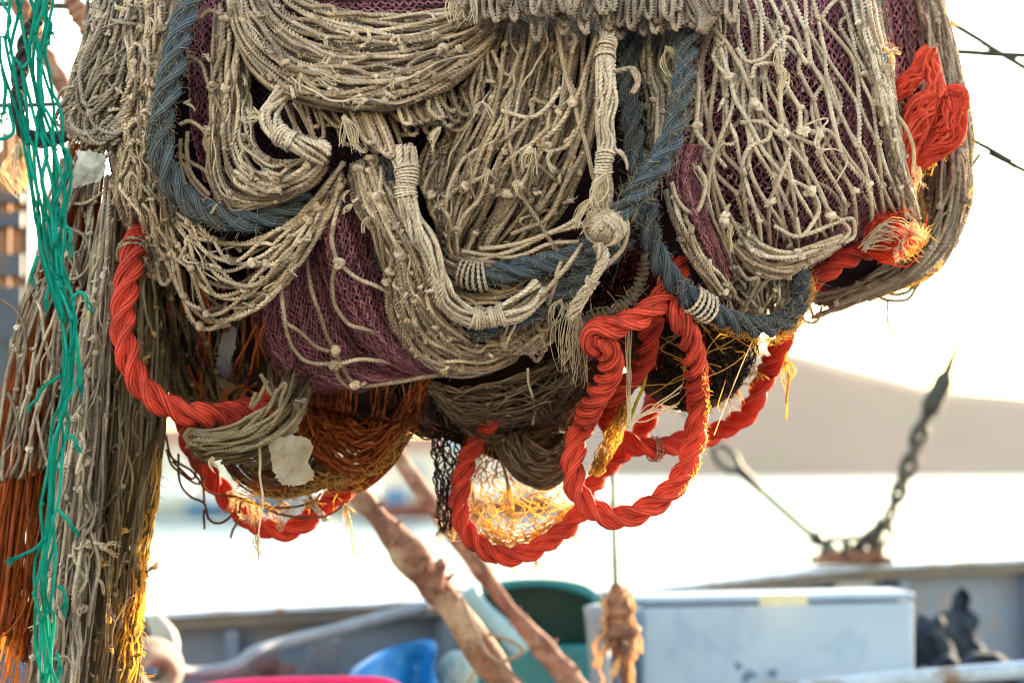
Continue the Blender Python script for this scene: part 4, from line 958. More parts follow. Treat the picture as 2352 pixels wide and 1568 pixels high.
for x, y, dx, dy in ((1085, 1130, .4, 1), (1095, 1150, 1, .5), (1170, 1180, 0, 1), (1320, 1195, .6, .8), (1330, 1190, -.6, .6), (1085, 1180, .6, 1), (1150, 1290, .2, 1), (1230, 1285, .2, 1)): tuft(f['fr'], x, y, dx, dy, 18, 42, .6, 1.1, dz=.02)
done(f, group=None)
f = fold('rust net web with dark threads between the brown drape and black fringe', BROWN)
g = [[(880, 870, .05), (900, 930, .04), (950, 990, .04), (1000, 1000, .05)], [(960, 870, .03), (975, 930, .02), (1000, 970, .02), (1050, 990, .03)], [(1040, 900, .04), (1060, 950, .04), (1100, 1000, .04), (1130, 1010, .05)]]
net(f['mb'], g, 40, 6, r=3, dz=.01, js=.9, slack=5, zn=.02, knots=False, kind='round4')
net(f['mb'], g, 30, 6, r=3, dz=.03, js=.9, slack=5, zn=.02, knots=False, kind='round4')
done(f, group='brown nets under the heap')
# threads on the dark ball right
mb = MB(); fr = MB()
g = [[(1465, 720, 0), (1480, 800, 0), (1500, 880, .01), (1560, 940, .03)], [(1540, 730, -.05), (1550, 800, -.06), (1580, 870, -.05), (1620, 930, .0)], [(1640, 745, -.05), (1650, 800, -.06), (1660, 850, -.04), (1660, 910, 0)], [(1740, 750, 0), (1738, 800, 0), (1715, 860, .01), (1680, 910, .03)]]
net(mb, g, 40, 22, r=1.8, dz=-.01, js=.8, slack=3, zn=.01, knots=False, kind='round4', depth=3.68)
net(mb, g, 30, 18, r=1.8, dz=.01, js=.8, slack=4, zn=.01, knots=False, kind='round4', depth=3.68)
b = mb.build('net_mesh', BLACK, DARKBALL)
for i in range(40):
    a = RG.uniform(-.6, 1.9); x = 1610 + 118 * math.cos(a); y = 830 + 95 * math.sin(a); l = RG.uniform(10, 40)
    tuft(fr, x, y, math.cos(a), math.sin(a), 4, l, .9, .9, dz=.02, depth=3.7, rnd=(0, .6))
for i in range(22):
    x, y = RG.uniform(1490, 1700), RG.uniform(745, 900)
    strand(fr, [(x, y, -.07), (x + RG.normal(0, 40), y + RG.normal(10, 30), -.08), (x + RG.normal(0, 60), y + RG.normal(30, 40), -.06)], 1.3, 0, depth=3.66, kind='round4', wobble=4)
fr.build('loose_thread', GOLD, DARKBALL)['kind'] = 'stuff'
# hanging fringe of net seen top-right of dark hollow
f = fold('dark red purple net in the hollow behind the round tan knot', cordage('maroon_twine', [(.07, .012, .018), (.11, .02, .025), (.15, .03, .03)], (.03, .01, .01), trans=.2))
g = [[(1350, 590, .02), (1340, 660, .02), (1330, 740, .03)], [(1420, 580, .0), (1410, 660, .0), (1400, 740, .02)], [(1520, 570, .02), (1510, 660, .02), (1500, 740, .03)]]
net(f['mb'], g, 24, 14, r=2.4, dz=.05, js=.9, slack=5, zn=.02, knots=False, kind='round4')
net(f['mb'], g, 24, 14, r=2.4, dz=.03, js=.9, slack=5, zn=.02, knots=False, kind='round4')
done(f, group=None)
f = fold('twine wrapped cord curving round the dark hollow behind the red knot', TAN_GREY)
P = strand(f['mb'], [(1478, 585, .0), (1475, 630, -.01), (1455, 680, -.015), (1400, 715, -.015), (1335, 735, 0)], 9, .0, kind='round6')
lashing(f['mb'], P, 4, len(P) - 4, 9, 4, 17)
for i in range(18):
    j = RG.integers(5, len(P) - 5)
fuzz(f['fr'], P, 12, 60, (10, 30), 1.2)
done(f, 'wrapped_cord', group=None, cat='cord')

# ================================================================ blue ropes
def bluerope(label, pts, R, dz, fz, name='thick_rope', depth=None, lash=(), pitch=3.1, extra=None):
    mb = MB(); P = rope(pts, R, dz, depth, mb=mb, pitch=pitch, rnd=RG.random())
    o = tag(mb.build(name, BLUE), label, 'rope', G_BLUE)
    fb = MB(); fuzz(fb, P, R, fz, (4, 10), .9); fuzz(fb, P, R, fz // 4, (8, 20), .9, curl=1.6)
    if extra: extra(fb, P)
    fb.build('broken_fibre', BLUE_FZ, o)['kind'] = 'stuff'
    for t, turns, mat in lash:
        lb = MB(); i = int(t * len(P)); w = turns * 1.9 * 5.5 / 3.0 / 2
        lashing(lb, P, i - w, i + w, R, 5.5, turns); lb.build('lashing', mat, o)
    return o
bluerope('blue grey thick rope running down the left and curving right under the pouch', [(450, -50, -.03), (437, 0, -.04), (415, 70, -.05), (395, 160, -.06), (378, 235, -.07), (366, 300, -.07), (373, 360, -.07), (390, 412, -.06), (430, 462, -.05), (482, 492, -.04), (545, 504, -.03), (605, 498, -.02), (665, 480, -.01), (715, 455, .01)], 31, -.02, 700)
bluerope('blue grey thick rope that runs straight down, then loops under the right net', [(1445, 30, .03), (1442, 150, .03), (1450, 250, .02), (1460, 330, .01), (1472, 410, -.01), (1488, 475, -.03), (1493, 540, -.05), (1516, 600, -.06), (1560, 660, -.07), (1612, 702, -.08), (1682, 738, -.08), (1750, 752, -.07), (1802, 738, -.05), (1834, 698, -.03), (1840, 640, .0), (1838, 590, .04)], 27, -.01, 1100, lash=((.66, 5, TAN_PALE),))
bluerope('blue grey thick rope crossing diagonally from the top fringe to the tan knot', [(1605, 10, .02), (1580, 80, -.03), (1572, 170, -.06), (1560, 260, -.08), (1530, 345, -.10), (1482, 420, -.11), (1432, 482, -.10), (1392, 535, -.07), (1345, 578, -.05), (1280, 602, -.04), (1210, 614, -.035), (1150, 626, -.03), (1095, 634, -.03), (1055, 622, -.02)], 28, -.02, 1000, lash=((.965, 6, TAN_PALE),))
bluerope('blue grey thick rope sagging lowest in the centre beside the lashed tan cord', [(1440, 540, .0), (1412, 570, -.02), (1372, 605, -.04), (1325, 642, -.05), (1265, 690, -.05), (1195, 727, -.05), (1115, 752, -.04), (1040, 772, -.01), (990, 750, .02)], 27, -.02, 700)
bluerope('short piece of blue rope showing between tan strands left of centre', [(878, 340, .0), (884, 380, -.01), (893, 425, -.01), (905, 470, .02)], 22, .0, 100)
bluerope('small glimpse of blue rope behind the centre swag beside purple net', [(872, 540, 0), (880, 600, 0), (900, 660, .02)], 18, .0, 50)
def goldside(fb, P): fuzz(fb, P, 22, 500, (5, 16), .9, side=(1, .4, 0))
bluerope('blue rope hanging at the right edge with gold lit fibres along its side', [(1995, -50, 0), (2012, 40, 0), (2028, 140, 0), (2044, 240, .01), (2060, 340, .03), (2066, 420, .06)], 23, .02, 300, extra=goldside)
f = fold('cord of blue and white twine wrapped beside the right blue rope', CYAN)
for p in ([(1975, -30), (1990, 40), (1998, 100), (2004, 120)], [(2015, 120), (2008, 135), (2016, 150)], [(2032, 128), (2022, 150), (2030, 158)], [(2010, 170), (2020, 176)], [(2040, 270), (2052, 300), (2048, 316)], [(1993, 50), (2000, 90), (2002, 110)]): strand(f['mb'], p, 6.5, -.035)
for p in ([(2000, 110), (2020, 108), (2048, 124), (2050, 150), (2030, 170), (2012, 160), (2020, 130)], [(2015, 150), (2040, 165), (2020, 200), (2030, 240), (2045, 280), (2060, 330)], [(2005, 130), (2030, 150), (2050, 160), (2035, 190), (2045, 215)], [(1990, 20), (2010, 80), (2018, 130)], [(2020, 215), (2045, 250), (2052, 262)]): strand(f['fr'], p, 6.3, -.03, kind='twine')
tuft(f['fr'], 2045, 120, .7, -.7, 18, 26, .5, 1.2, dz=-.04)
done(f, 'two_tone_cord', group=None, cat='cord')

# ================================================================ red ropes
def redrope(label, pts, R=30, dz=0.0, fz=160, depth=None, pitch=3.0, lash=()):
    mb = MB(); P = rope(pts, R, dz, depth, mb=mb, pitch=pitch, rnd=RG.random(), wobble=1.0, rvar=.02)
    o = tag(mb.build('thick_rope', RED), label, 'rope', G_RED)
    fb = MB(); fuzz(fb, P, R, fz, (4, 14), .55); fb.build('broken_fibre', RED_FZ, o)['kind'] = 'stuff'
    for t, turns, r in lash:
        lb = MB(); i = int(t * len(P)); w = turns * 1.9 * r / 3.0 / 2
        lashing(lb, P, i - w, i + w, R, r, turns); lb.build('lashing', TAN_PALE, o)
    return o
redrope('red rope curving round the left side of the heap in a J shape', [(335, 500, .08), (318, 540, .04), (304, 590, -.03), (290, 660, -.05), (283, 720, -.06), (286, 785, -.07), (304, 850, -.07), (345, 906, -.07), (405, 940, -.06), (470, 954, -.05), (530, 952, .03), (590, 935, .14), (640, 910, .2)], 31, 0, 220, depth=3.50, lash=((.12, 2, 5),))
redrope('red rope sagging in a U at the lower left below the rust net', [(425, 960, .04), (434, 1010, .04), (466, 1066, .03), (500, 1116, .03), (542, 1166, .03), (592, 1206, .02), (650, 1218, .02), (692, 1203, .02), (732, 1170, .03), (780, 1134, .03), (830, 1100, .04), (880, 1060, .05)], 29, .04, 200, lash=((.71, 1.6, 6),))
redrope('red rope loop hanging lowest at the centre round the golden net', [(1130, 955, .03), (1108, 998, .02), (1080, 1044, .01), (1060, 1104, 0), (1056, 1162, 0), (1074, 1222, 0), (1112, 1260, 0), (1166, 1278, 0), (1226, 1262, 0), (1280, 1228, .01), (1324, 1188, .02), (1360, 1140, .05)], 27, -.03, 220)
redrope('red rope wound into the big hanging ring with a knot at its top', [(1560, 600, .06), (1545, 655, .02), (1500, 706, -.04), (1446, 740, -.07), (1394, 752, -.08), (1358, 764, -.085), (1362, 788, -.09), (1394, 800, -.09), (1404, 838, -.085), (1392, 876, -.08), (1362, 921, -.08), (1338, 979, -.09), (1320, 1034, -.10), (1316, 1084, -.10), (1330, 1134, -.10), (1368, 1174, -.10), (1421, 1190, -.10), (1476, 1172, -.10), (1530, 1134, -.10), (1570, 1084, -.10), (1592, 1024, -.10), (1602, 949, -.10), (1600, 884, -.09), (1588, 800, -.07), (1566, 740, -.05), (1545, 690, .0), (1535, 640, .05)], 30, -.05, 420)
redrope('red rope rising from behind the ring to the right edge of the heap', [(1500, 730, .0), (1490, 775, -.01), (1478, 832, -.01), (1446, 874, -.02), (1410, 915, -.03), (1394, 962, -.04), (1420, 1002, -.05), (1476, 1026, -.05), (1526, 1028, -.03), (1574, 1010, .0), (1626, 1002, .02), (1668, 980, .02), (1710, 954, .0), (1736, 912, -.02), (1758, 866, -.02), (1782, 814, -.01), (1802, 768, .02), (1822, 716, .05), (1856, 655, .05), (1920, 606, .03), (1990, 575, .02)], 28, .02, 420, lash=((.36, 3, 3),))
redrope('short length of red rope passing behind the ring, its lower end inside', [(1510, 800, .06), (1505, 870, .06), (1496, 940, .06), (1462, 1008, .06), (1420, 1050, .06), (1384, 1086, .05), (1350, 1130, .03)], 26, .05, 160)
# unravelled red bundle, upper right
f = fold('unravelled red rope bundle bulging out at the upper right edge of the heap', cordage('red_yarn', [(.42, .035, .02), (.56, .055, .032), (.70, .10, .06)], (.4, .03, .015), fib=(.4, 5), trans=.25, tcol=(.95, .10, .02), bump=.3, dirt_amt=.3))
def yarns(guide, Rg, m, r, dz, twist=.4, depth=3.60):
    Q = cr([(p[0], p[1], p[2] if len(p) > 2 else 0) for p in guide], 70); Rr = np.interp(np.linspace(0, 1, 70), np.linspace(0, 1, len(Rg)), Rg); Rr = sm(Rr, 12)
    t = np.linspace(0, 1, 70); Tn = np.gradient(Q[:, :2], axis=0); Tn /= np.linalg.norm(Tn, axis=1)[:, None]
    for i in range(m):
        a = 2 * PI * i / m + RG.normal(0, .1); q = RG.uniform(.55, 1.0) ** .6
        ph = a + twist * 2 * PI * t + sm(wob(70, 14, .35), 6)
        off = np.cos(ph) * Rr * q
        P = place(np.stack([Q[:, 0] - Tn[:, 1] * off, Q[:, 1] + Tn[:, 0] * off, Q[:, 2] + np.sin(ph) * Rr * U * q], 1), dz, depth)
        f['mb'].sweep(P, r * U, 'round6', rnd=RG.random(), uscale=r * U)
yarns([(2050, 225), (2085, 190), (2110, 165), (2118, 130), (2135, 112)], [14, 22, 20, 16, 12], 34, 4, 0, .3)
yarns([(2135, 112), (2138, 150), (2148, 195), (2155, 225)], [14, 20, 20, 22], 36, 4, 0, .2)
yarns([(2150, 215), (2120, 245), (2100, 290), (2085, 330), (2078, 400)], [18, 36, 34, 26, 20], 60, 4, 0, .25)
yarns([(2160, 220), (2180, 245), (2178, 300), (2135, 350), (2098, 385), (2085, 410)], [18, 36, 40, 30, 18, 14], 70, 4, .015, .3)
yarns([(2165, 215), (2205, 210), (2214, 235), (2200, 275)], [12, 14, 12, 6], 26, 3.5, .01, .3)
strand(f['fr'], [(2060, 268, -.06), (2085, 300, -.07), (2100, 350, -.06), (2098, 400, -.06)], 6, 0, depth=3.6, kind='twine')
for x, y in ((2100, 400), (2108, 385)): tuft(f['fr'], x, y, 0, 1, 14, 40, .3, 1.2, dz=-.02, depth=3.6)
done(f, 'unravelled_rope', group=None, cat='rope')
f = fold('frayed red and white rope end sticking out at the right below the diagonal net', RED_FZ)
tuft(f['mb'], 1985, 566, 1, -.30, 120, 128, .20, 1.8, dz=-.02, depth=3.62, grav=0)
tuft(f['mb'], 1990, 565, 1, -.10, 90, 110, .18, 1.8, dz=-.02, depth=3.62, grav=0)
tuft(f['fr'], 1985, 568, 1, -.12, 46, 120, .14, 1.6, dz=-.04, depth=3.62, grav=.0)
tuft(f['fr'], 2085, 540, 1, .1, 60, 48, .9, 1.6, dz=-.04, depth=3.62, grav=.2)
tuft(f['fr'], 2060, 570, .3, 1, 26, 50, .6, 1.3, dz=-.04, depth=3.62, grav=.1)
done(f, 'frayed_rope_end', group=None, cat='rope')
mb = MB()
for p in ([(1808, 810), (1802, 840), (1812, 870), (1806, 915), (1808, 965)], [(1803, 838), (1812, 860), (1808, 905), (1807, 920)]): strand(mb, [(x, y, 0) for x, y in p], 3.6, 0, depth=3.62, wobble=2)
tuft(mb, 1806, 830, 0, 1, 20, 60, .15, 1, depth=3.62)
tag(mb.build('loose_thread', GOLD), 'gold lit loose thread dangling beside the rising red rope', 'thread')
mb = MB()
for k in range(5): strand(mb, [(1438 + k * 3, 750, 0), (1440 + k * 2, 860, 0), (1444 + k, 980, 0)], 1.6, 0, depth=3.5, kind='round4', wobble=2)
for k in range(8): strand(mb, [(1445, 985 - k * 3, 0), (1490, 955 + RG.normal(0, 10), 0), (1560, 915 + RG.normal(0, 16), .02)], 1.6, 0, depth=3.5, kind='round4', wobble=3)
strand(mb, [(1640, 1000, 0), (1670, 920, 0), (1720, 800, .05), (1738, 770, .1)], 1.4, 0, depth=3.5, kind='round4', wobble=.5)
tag(mb.build('fishing_line', FRAY), 'thin pale fishing lines stretched across the red ring', 'fishing line')
mb = MB()
g = [[(1420, 880, 0), (1415, 940, 0), (1380, 1020, 0), (1350, 1090, 0)], [(1440, 880, 0), (1440, 940, 0), (1430, 1000, 0), (1380, 1090, 0)]]
net(mb, g, 16, 18, r=1.6, js=.8, slack=3, zn=.02, knots=False, kind='round4', depth=3.66)  # net scrap coloured gold to paint the backlight in the ring
net(mb, g, 14, 18, r=1.6, js=.8, slack=3, zn=.02, knots=False, kind='round4', depth=3.69)
tag(mb.build('glow_tint_net', GOLD), 'scrap of net inside the red ring, backlit glow painted in gold', 'fishing net')
mb = MB(); strand(mb, [(1440, 980, 0), (1465, 920, 0), (1488, 855, 0)], 5, 0, depth=3.6, kind='twine')
tag(mb.build('yellow_cord', cordage('yellow_cord', [(.7, .55, .04)], (.5, .35, .03), trans=.4)), 'short yellow cord inside the red ring', 'cord')

# ================================================================ fibres added along the edges, sun glow painted into their gold
OB = {o.get('label', ''): o for o in COL.objects}
def by(word): return next(o for l, o in OB.items() if word in l)
rim_fibres(GOLD, by('rounded far fold'), [(2140, -10), (2178, 60), (2205, 180), (2228, 330), (2232, 400), (2212, 480), (2190, 545), (2140, 625), (2080, 660), (2000, 674)], 420, (8, 30), depth=3.82)
rim_fibres(GOLD, by('runs straight down, then'), [(1640, 748), (1700, 768), (1760, 780), (1810, 766), (1842, 730), (1862, 690), (1866, 640)], 420, (6, 20), depth=3.5, dz=.06)
rim_fibres(GOLD, by('open diagonal tan net'), [(2062, 300), (2085, 380), (2108, 440), (2124, 500), (2128, 515)], 160, (8, 26), depth=3.72)
rim_fibres(GOLD, by('bright purple sliver') if False else by('rust brown fine net'), [(720, 1095), (780, 1112), (840, 1095), (890, 1050), (930, 1000), (955, 970)], 150, (10, 50), depth=3.77, r=1.1, jitter=11)
rim_fibres(GOLD, by('brown net bundle inside'), [(540, 1120), (600, 1140), (660, 1145), (730, 1130), (790, 1090)], 170, (10, 50), depth=3.80, r=1.1, jitter=11)
rim_fibres(GOLD, by('big hanging ring'), [(1618, 860), (1626, 930), (1620, 1010), (1600, 1080), (1560, 1140)], 120, (5, 14), depth=3.46, dz=.02, jitter=3)
rim_fibres(GOLD, by('frayed red and white'), [(2020, 580), (2070, 585), (2105, 560), (2122, 530)], 160, (10, 40), depth=3.64)
rim_fibres(GOLD, by('golden net stretched'), [(1085, 1150), (1095, 1210), (1140, 1255), (1200, 1262), (1260, 1245), (1310, 1200)], 260, (10, 34), depth=3.84, r=1.2)
rim_fibres(GOLD, by('unravelled red rope'), [(2205, 280), (2190, 330), (2150, 370), (2110, 405)], 120, (8, 24), depth=3.64)
# ================================================================ plastic scraps
def film(name, label, poly, ctr, depth_dz, mat, n=26, amp=.012):
    P2 = cr([(p[0] + RG.normal(0, 3), p[1] + RG.normal(0, 3), 0) for p in list(poly) + [poly[0]]], 91)[:-1, :2]; c = np.array(ctr, float)
    P2 = P2 + RG.normal(0, 2.0, P2.shape)
    rho = np.linspace(0.02, 1, 34); F = c + (P2 - c)[None] * rho[:, None, None]; X, Y = F[..., 0], F[..., 1]
    z = amp * 2.2 * crumple(X, Y, 13, int(ctr[0])) + amp * .7 * crumple(X * 1.7 + Y * .4, Y * 1.3, 17, int(ctr[1]))
    A = W(X, Y, H(X, Y) + depth_dz - z); mb = MB(); mb.grid(np.swapaxes(A, 0, 1), .5, close_u=True)
    o = mb.build(name, mat, smooth=False)
    m = o.modifiers.new('Solid', 'SOLIDIFY'); m.thickness = .0006
    return tag(o, label, 'plastic scrap', 'torn plastic scraps caught in the nets')
PLAS = plain('torn_plastic', (.66, .60, .52), (.56, .46, .34), .25, 40, .3, .002, trans=.72, spec=.6, stain=(.50, .34, .18), stain_scale=30)
PLAS2 = plain('grey_plastic', (.36, .30, .30), (.25, .20, .19), .35, 30, .3, .003, trans=.4, spec=.6)
PLAS3 = plain('white_plastic', (.55, .52, .50), (.40, .36, .33), .5, 30, .3, .003, trans=.4)
film('plastic_scrap', 'crumpled clear plastic scrap hanging below the twine skein', [(612, 1010), (650, 1000), (690, 1005), (718, 1015), (708, 1060), (720, 1090), (690, 1112), (655, 1115), (630, 1085), (615, 1050)], (665, 1060), -.42, PLAS, amp=.010)
film('plastic_scrap', 'pale plastic strip above the crumpled scrap, beside purple net', [(672, 925), (694, 915), (700, 940), (684, 985), (668, 1000), (652, 1000), (670, 965)], (678, 960), -.36, PLAS, amp=.005)
film('plastic_scrap', 'grey plastic flap caught in dark strands left of the purple net', [(515, 770), (545, 760), (535, 840), (540, 890), (515, 900), (496, 870), (500, 810)], (520, 830), -.03, PLAS2, amp=.010)
film('plastic_scrap', 'off white torn plastic hanging over the rust strands at the left', [(180, 350), (235, 360), (228, 410), (190, 425), (158, 432), (166, 400)], (195, 395), -.06, PLAS3, amp=.005)

# ================================================================ left columns
f = fold('dark weathered net column hanging at the left, its right rim lit gold', TAN_DARK, True)
g = [[(262, 420, 0), (258, 600, 0), (240, 850, 0), (225, 1050, 0), (200, 1300, 0), (170, 1620, 0)], [(300, 440, -.04), (305, 600, -.05), (300, 850, -.06), (288, 1050, -.06), (255, 1300, -.05), (225, 1620, -.05)],
     [(330, 500, -.03), (350, 700, -.03), (352, 900, -.03), (340, 1050, -.03), (300, 1300, -.02), (270, 1620, -.02)], [(345, 540, .04), (378, 760, .04), (378, 950, .04), (366, 1080, .04), (334, 1300, .04), (310, 1620, .04)]]
net(f['mb'], g, 36, 6, r=4.3, dz=0, js=1.1, slack=6, zn=.018, depth=3.62, rj=.22)
strays(f['mb'], g, 40, r=4.2, dz=-.02, drift=.35, depth=3.62, length=(.05, .3), rn=(0, 1))
stubs(f, g, 26, -.03, depth=3.62, r=3.6)
net(f['mb'], g, 36, 4, r=4.2, dz=.03, js=.8, slack=4, zn=.012, depth=3.62, knots=False)
BODY = [(262, 430), (300, 440), (335, 520), (362, 760), (352, 950), (312, 1080), (256, 1300), (218, 1620), (80, 1620), (115, 1300), (155, 1050), (185, 850), (235, 560)]
for i in range(420):  # gold strands added to paint sunlight coming through the column edge
    y = RG.uniform(1000, 1568); xr = np.interp(y, [1080, 1300, 1568], [366, 332, 312]); x = xr - abs(RG.normal(0, 46)) + 5
    l = RG.uniform(30, 110)
    strand(f['fr'], [(x, y, .0), (x - 5 + RG.normal(0, 5), y + l * .5, RG.normal(0, .01)), (x - 12 + RG.normal(0, 6), y + l, 0)], RG.uniform(1.4, 3.0), -.03 + RG.uniform(0, .09), depth=3.62, kind='round4', step=8, wobble=1.5)
for i in range(60):
    y = RG.uniform(1000, 1568); xr = np.interp(y, [1000, 1300, 1568], [372, 334, 312])
    tuft(f['fr'], xr - RG.uniform(0, 12), y, RG.uniform(.2, 1), RG.normal(.3, .6), 3, RG.uniform(10, 40), .6, .9, depth=3.64)
f['frm'] = GOLD
o = f['mb'].build('fishing_net', f['mat'])
bl = blob('packed_fold', CORE_BR, BODY, (250, 1000), dz=.045, depth=3.62, back=.08, nz=.006); bl.parent = o; bl.location = np.array(bl.location) - np.array(o.location)
tag(o, f['label'], 'fishing net', 'net columns hanging at the left')
f['fr'].build('glow_tint_strand', GOLD, o)['kind'] = 'stuff'
f = fold('grey tan net column hanging at the left behind the teal net', TAN_GREY)
g = [[(250, 400, .03), (222, 560, .02), (170, 850, .02), (140, 1050, .02), (100, 1300, .02), (62, 1620, .02)], [(258, 410, 0), (245, 560, -.03), (205, 850, -.03), (178, 1050, -.04), (145, 1300, -.04), (112, 1620, -.04)], [(270, 420, .02), (262, 560, 0), (248, 850, 0), (240, 1050, 0), (222, 1300, 0), (190, 1620, 0)]]
net(f['mb'], g, 24, 7, r=5, dz=-.03, js=1.0, slack=5, zn=.016, depth=3.60, rj=.2)
strays(f['mb'], g, 24, r=5, dz=-.05, drift=.5, depth=3.60, length=(.05, .25))
stubs(f, g, 16, -.05, depth=3.60, r=4.5)
net(f['mb'], g, 24, 5, r=4.6, dz=.0, js=.8, slack=4, zn=.014, depth=3.60)
for i in range(14):
    y = RG.uniform(950, 1450); x = np.interp(y, [950, 1568], [200, 140]) + RG.normal(0, 25); l = RG.uniform(80, 220)
    strand(f['mb'], [(x, y, -.02), (x + RG.normal(8, 8), y + l * .4, -.03), (x + RG.normal(-4, 8), y + l * .7, -.03), (x - 14, y + l, -.01)], 5.5, -.05, depth=3.6, wobble=1.5)
for x, y in ((205, 1060), (195, 1250), (190, 1330), (185, 1400), (205, 860)):
    for _ in range(5): knot(f['mb'], w1(x, y, 3.53) + RG.normal(0, .004, 3), 9 * U * .8, 4.6 * U, RG.random())
tuft(f['fr'], 200, 690, .1, .4, 40, 40, 1.5, 1, dz=-.05, depth=3.56)
for x, y in ((200, 1270), (225, 1330), (240, 1260), (230, 590)): tuft(f['fr'], x, y, .7, .5, 14, 44, .6, 1.4, dz=-.06, depth=3.6)
o = done(f, group='net columns hanging at the left')
f = fold('rust orange strands of net slanting down at the far left', RUST)
g = [[(165, 310, 0), (90, 560, 0), (20, 850, 0), (-40, 1100, 0), (-90, 1400, 0)], [(195, 310, -.03), (135, 560, -.03), (70, 850, -.03), (30, 1100, -.03), (-20, 1450, -.03)], [(215, 320, -.02), (175, 560, -.02), (115, 850, -.02), (85, 1100, -.02), (40, 1500, -.02)], [(240, 330, .02), (215, 560, .02), (160, 850, .02), (125, 1100, .02), (75, 1560, .02)]]
net(f['mb'], g, 50, 5, r=3.9, dz=0, js=1.0, slack=5, zn=.016, depth=3.68, knots=False, rj=.2)
strays(f['mb'], g, 16, r=3.6, dz=-.02, drift=.4, depth=3.68)
net(f['mb'], g, 50, 3, r=3.8, dz=.03, js=.8, slack=3, zn=.012, depth=3.68, knots=False)
o = done(f, group='rust coloured nets'); RUSTCOL = o
bl = blob('packed_fold', CORE_BR, [(180, 330), (235, 340), (205, 620), (155, 860), (92, 1060), (10, 1400), (-30, 1620), (-100, 1620), (-70, 1300), (0, 950), (80, 640)], (80, 950), dz=.02, depth=3.73, back=.1, nz=.006)
bl.parent = o; bl.location = np.array(bl.location) - np.array(o.location)
mb = MB()
for i in range(150):  # orange strands added to paint backlight through the rust net
    y = RG.uniform(1000, 1560); x = np.interp(y, [1000, 1560], [112, 28]) + RG.normal(0, 20); l = RG.uniform(30, 120)
    strand(mb, [(x, y, .0), (x - l * .1, y + l * .5, 0), (x - l * .22, y + l, 0)], RG.uniform(1.2, 2.4), RG.uniform(-.02, .05), depth=3.66, kind='round4', step=8)
mb.build('glow_tint_strand', cordage('orange_glow_tint', [(.55, .14, .02), (.65, .24, .05)], (.4, .1, .02), trans=.65, tcol=(1, .50, .10), bump=.1), o)
f = fold('loose grey tan meshes hanging over the rust strands at the far left', TAN_GREY)
g = [[(150, 340, 0), (85, 560, 0), (15, 860, 0), (-30, 1100, 0)], [(195, 330, -.02), (140, 560, -.02), (75, 860, -.02), (30, 1100, -.02)], [(235, 330, 0), (205, 560, 0), (150, 860, 0), (110, 1080, 0)]]
net(f['mb'], g, 18, 7, r=5, dz=-.05, js=1.0, slack=6, zn=.012, depth=3.68, drop=.1)
for p in ([(0, 690), (40, 720), (55, 780), (45, 850)], [(20, 900), (40, 960), (45, 1040), (20, 1090)], [(110, 450), (180, 470), (240, 440)], [(150, 520), (190, 540), (205, 600), (180, 640), (130, 640)]): strand(f['mb'], p, 5.5, -.07, depth=3.68, wobble=3)
strays(f['mb'], g, 10, r=5, dz=-.06, drift=.8, depth=3.68)
done(f, group='net columns hanging at the left')

# ================================================================ teal net in front
f = fold('teal green net hanging in a thin twisted rope of meshes at the far left', TEAL)
g = [[(-20, -40, 0), (5, 100, 0), (28, 230, 0), (52, 330, 0), (78, 480, 0), (96, 600, 0), (140, 740, 0), (135, 880, 0), (108, 1030, 0), (92, 1200, 0), (76, 1380, 0), (88, 1610, 0)],
     [(45, -40, -.02), (48, 100, -.02), (68, 230, -.02), (80, 330, -.02), (98, 480, -.02), (118, 600, -.02), (158, 740, -.02), (152, 880, -.02), (124, 1030, -.02), (112, 1200, -.02), (94, 1380, -.02), (108, 1610, -.02)],
     [(118, -40, 0), (100, 100, 0), (100, 230, 0), (132, 330, 0), (140, 480, 0), (140, 600, 0), (182, 740, 0), (180, 880, 0), (146, 1030, 0), (134, 1200, 0), (124, 1380, 0), (136, 1610, 0)]]
gu = [x[:7] for x in g]; gl = [x[5:] for x in g]
net(f['mb'], gu, 8, 10, r=3.5, dz=0, js=.3, jt=.3, slack=3.0, zn=.010, depth=3.22, kind='round6', squeeze=1.0)
net(f['mb'], gl, 4, 13, r=3.6, dz=0, js=.3, jt=.3, slack=3.0, zn=.010, depth=3.22, kind='round6', squeeze=1.1)
net(f['mb'], [gl[1], [(x * .5 + gl[1][i][0] * .5, y, z + .01) for i, (x, y, z) in enumerate(gl[2])]], 3, 12, r=3.4, dz=.01, js=.4, slack=3, zn=.010, depth=3.22, kind='round6')
net(f['mb'], [[(82, -30, 0), (72, 120, 0), (84, 260, 0), (120, 400, 0), (112, 520, 0), (128, 640, 0)], [(100, -30, -.01), (90, 120, -.01), (112, 260, -.01), (142, 400, -.01), (132, 520, -.01), (140, 640, 0)], [(124, -30, 0), (110, 120, 0), (140, 260, 0), (164, 400, 0), (154, 520, 0), (150, 620, 0)]], 4, 10, r=3.6, dz=-.01, js=.3, slack=2, zn=.008, depth=3.22, kind='round6', squeeze=1.0)
